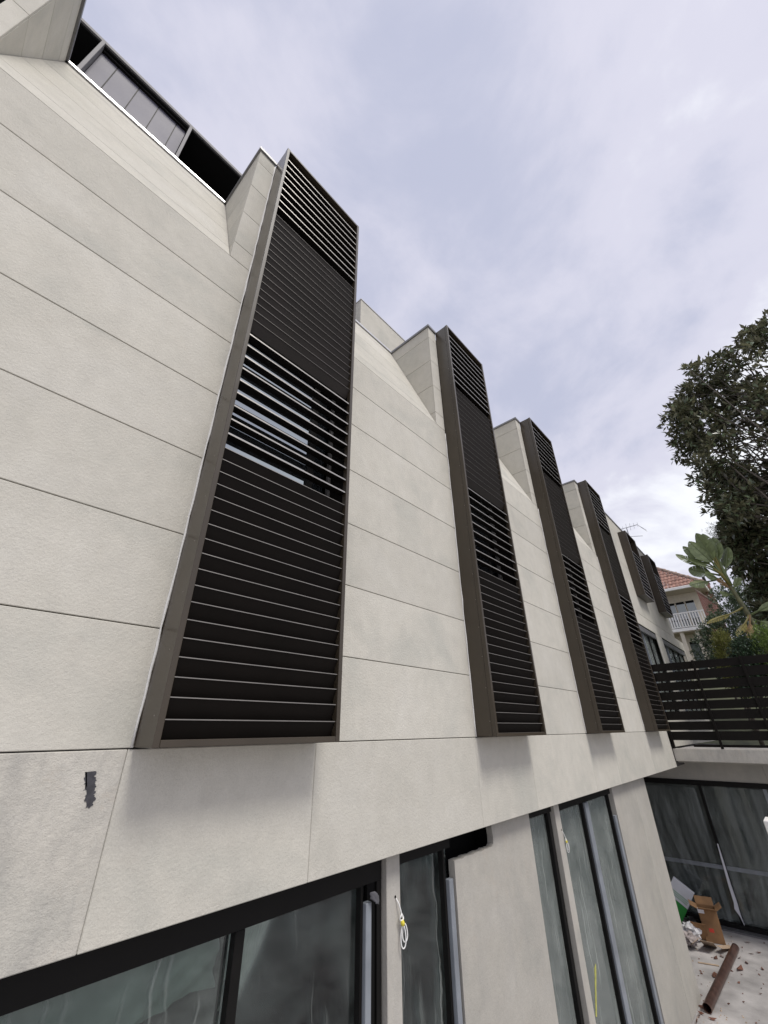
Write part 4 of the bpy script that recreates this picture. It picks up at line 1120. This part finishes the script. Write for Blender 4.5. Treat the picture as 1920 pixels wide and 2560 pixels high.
paddle((20, .5, 5.3), (20.3, .20, 6.2), .12, .10, 6, tears=5, face=(-.8, .5, .2))
paddle((20, .55, 5.1), (19.7, 1.62, 4.72), .20, -.45, 7, tears=10, petiole=.4)
paddle((20, .44, 5.0), (20.1, .62, 5.85), .07, .02, 8, 'strel_y', tears=1, petiole=.05)
paddle((20, .40, 4.6), (19.8, .70, 5.10), .08, .02, 9, 'strel_o', tears=2, petiole=.1)  # orange leaf standing in for a lit terracotta patch behind the plant
paddle((20, .30, 3.9), (19.4, 1.55, 3.1), .10, -.55, 10, 'strel_y', tears=9, petiole=.35)
paddle((20.0, .22, 3.6), (19.5, .80, 2.55), .12, -.55, 11, 'strel_y', tears=12, petiole=.3)
paddle((20.0, .2, 3.6), (19.5, .48, 2.45), .12, -.45, 12, 'strel_o', tears=12, petiole=.3)
paddle((20.1, .2, 3.6), (19.9, -.7, 4.0), .14, .2, 13, 'strel', tears=6)
paddle((20.1, .2, 3.5), (19.9, -.5, 3.0), .13, .1, 14, 'strel', tears=8)
for k, (dy, tz, mm) in enumerate(((.02, 5.95, 'strel_y'), (.10, 5.9, 'strel_y'), (.18, 5.8, 'strel'), (-.06, 5.85, 'strel'), (.26, 5.6, 'strel_y'))):
    MB().tube([(16.0, .29, 3.8), (16.0 - .02 * k, .33 + dy * .3, 4.2), (15.98, .36 + dy * .8, tz * .8)], [.055, .05, .016], 7).build('petiole', M[mm], plant, 0, True)
paddle((20, .5, 5.25), (19.7, 1.25, 6.10), .15, .12, 22, tears=5, face=(-.4, .2, .9))
paddle((20, .52, 5.0), (19.6, 1.05, 5.25), .16, -.15, 23, tears=6)
paddle((20, .42, 4.5), (19.8, .05, 4.95), .12, .10, 24, tears=4)
paddle((20, .40, 4.4), (19.7, .80, 4.45), .12, -.10, 25, tears=5)

# more offcuts and grit on the floor
random.seed(77)
card('cardboard_sheet', (12.75, 2.98, ZG + .16), .16, .13, (.1, 1.1, .3), M['card'], 'dark brown cardboard piece upright between plastic bag and carton')
card('timber_offcut', (11.75, 2.75, ZG + .006), .16, .022, (0, 0, 1.9), M['card_pale'], 'short pale timber offcut lying near the corner pier')['category'] = 'timber'
gb = MB()
for k in range(260):
    x = random.uniform(8.6, 13.6); lim = 2.64 if x < 10.4 else 3.4
    y = lim - abs(random.gauss(0, .35)); r = random.uniform(.004, .016); a = random.uniform(0, 6.28)
    p = [(x + r * math.cos(a + q * 2.1), y + r * math.sin(a + q * 2.1), ZG + .001) for q in range(3)]; t = (x, y, ZG + r * 1.1)
    for q in range(3): gb.poly([p[q], p[(q + 1) % 3], t])
o = gb.build('grit', M['card_pale'], fixn=False); o['kind'] = 'stuff'; o['label'] = 'loose grit and crumbs along the foot of the wall'

paddle(c0, (20.2, .58, 7.10), .25, .05, 31, tears=2, face=(-1, .2, .2))
paddle((20, .48, 5.3), (20.0, 1.30, 6.75), .24, .12, 32, tears=4, face=(-.8, -.2, .6))
paddle((20, .42, 5.1), (20.2, .02, 6.35), .22, .08, 33, tears=4, face=(-1, .6, .2))
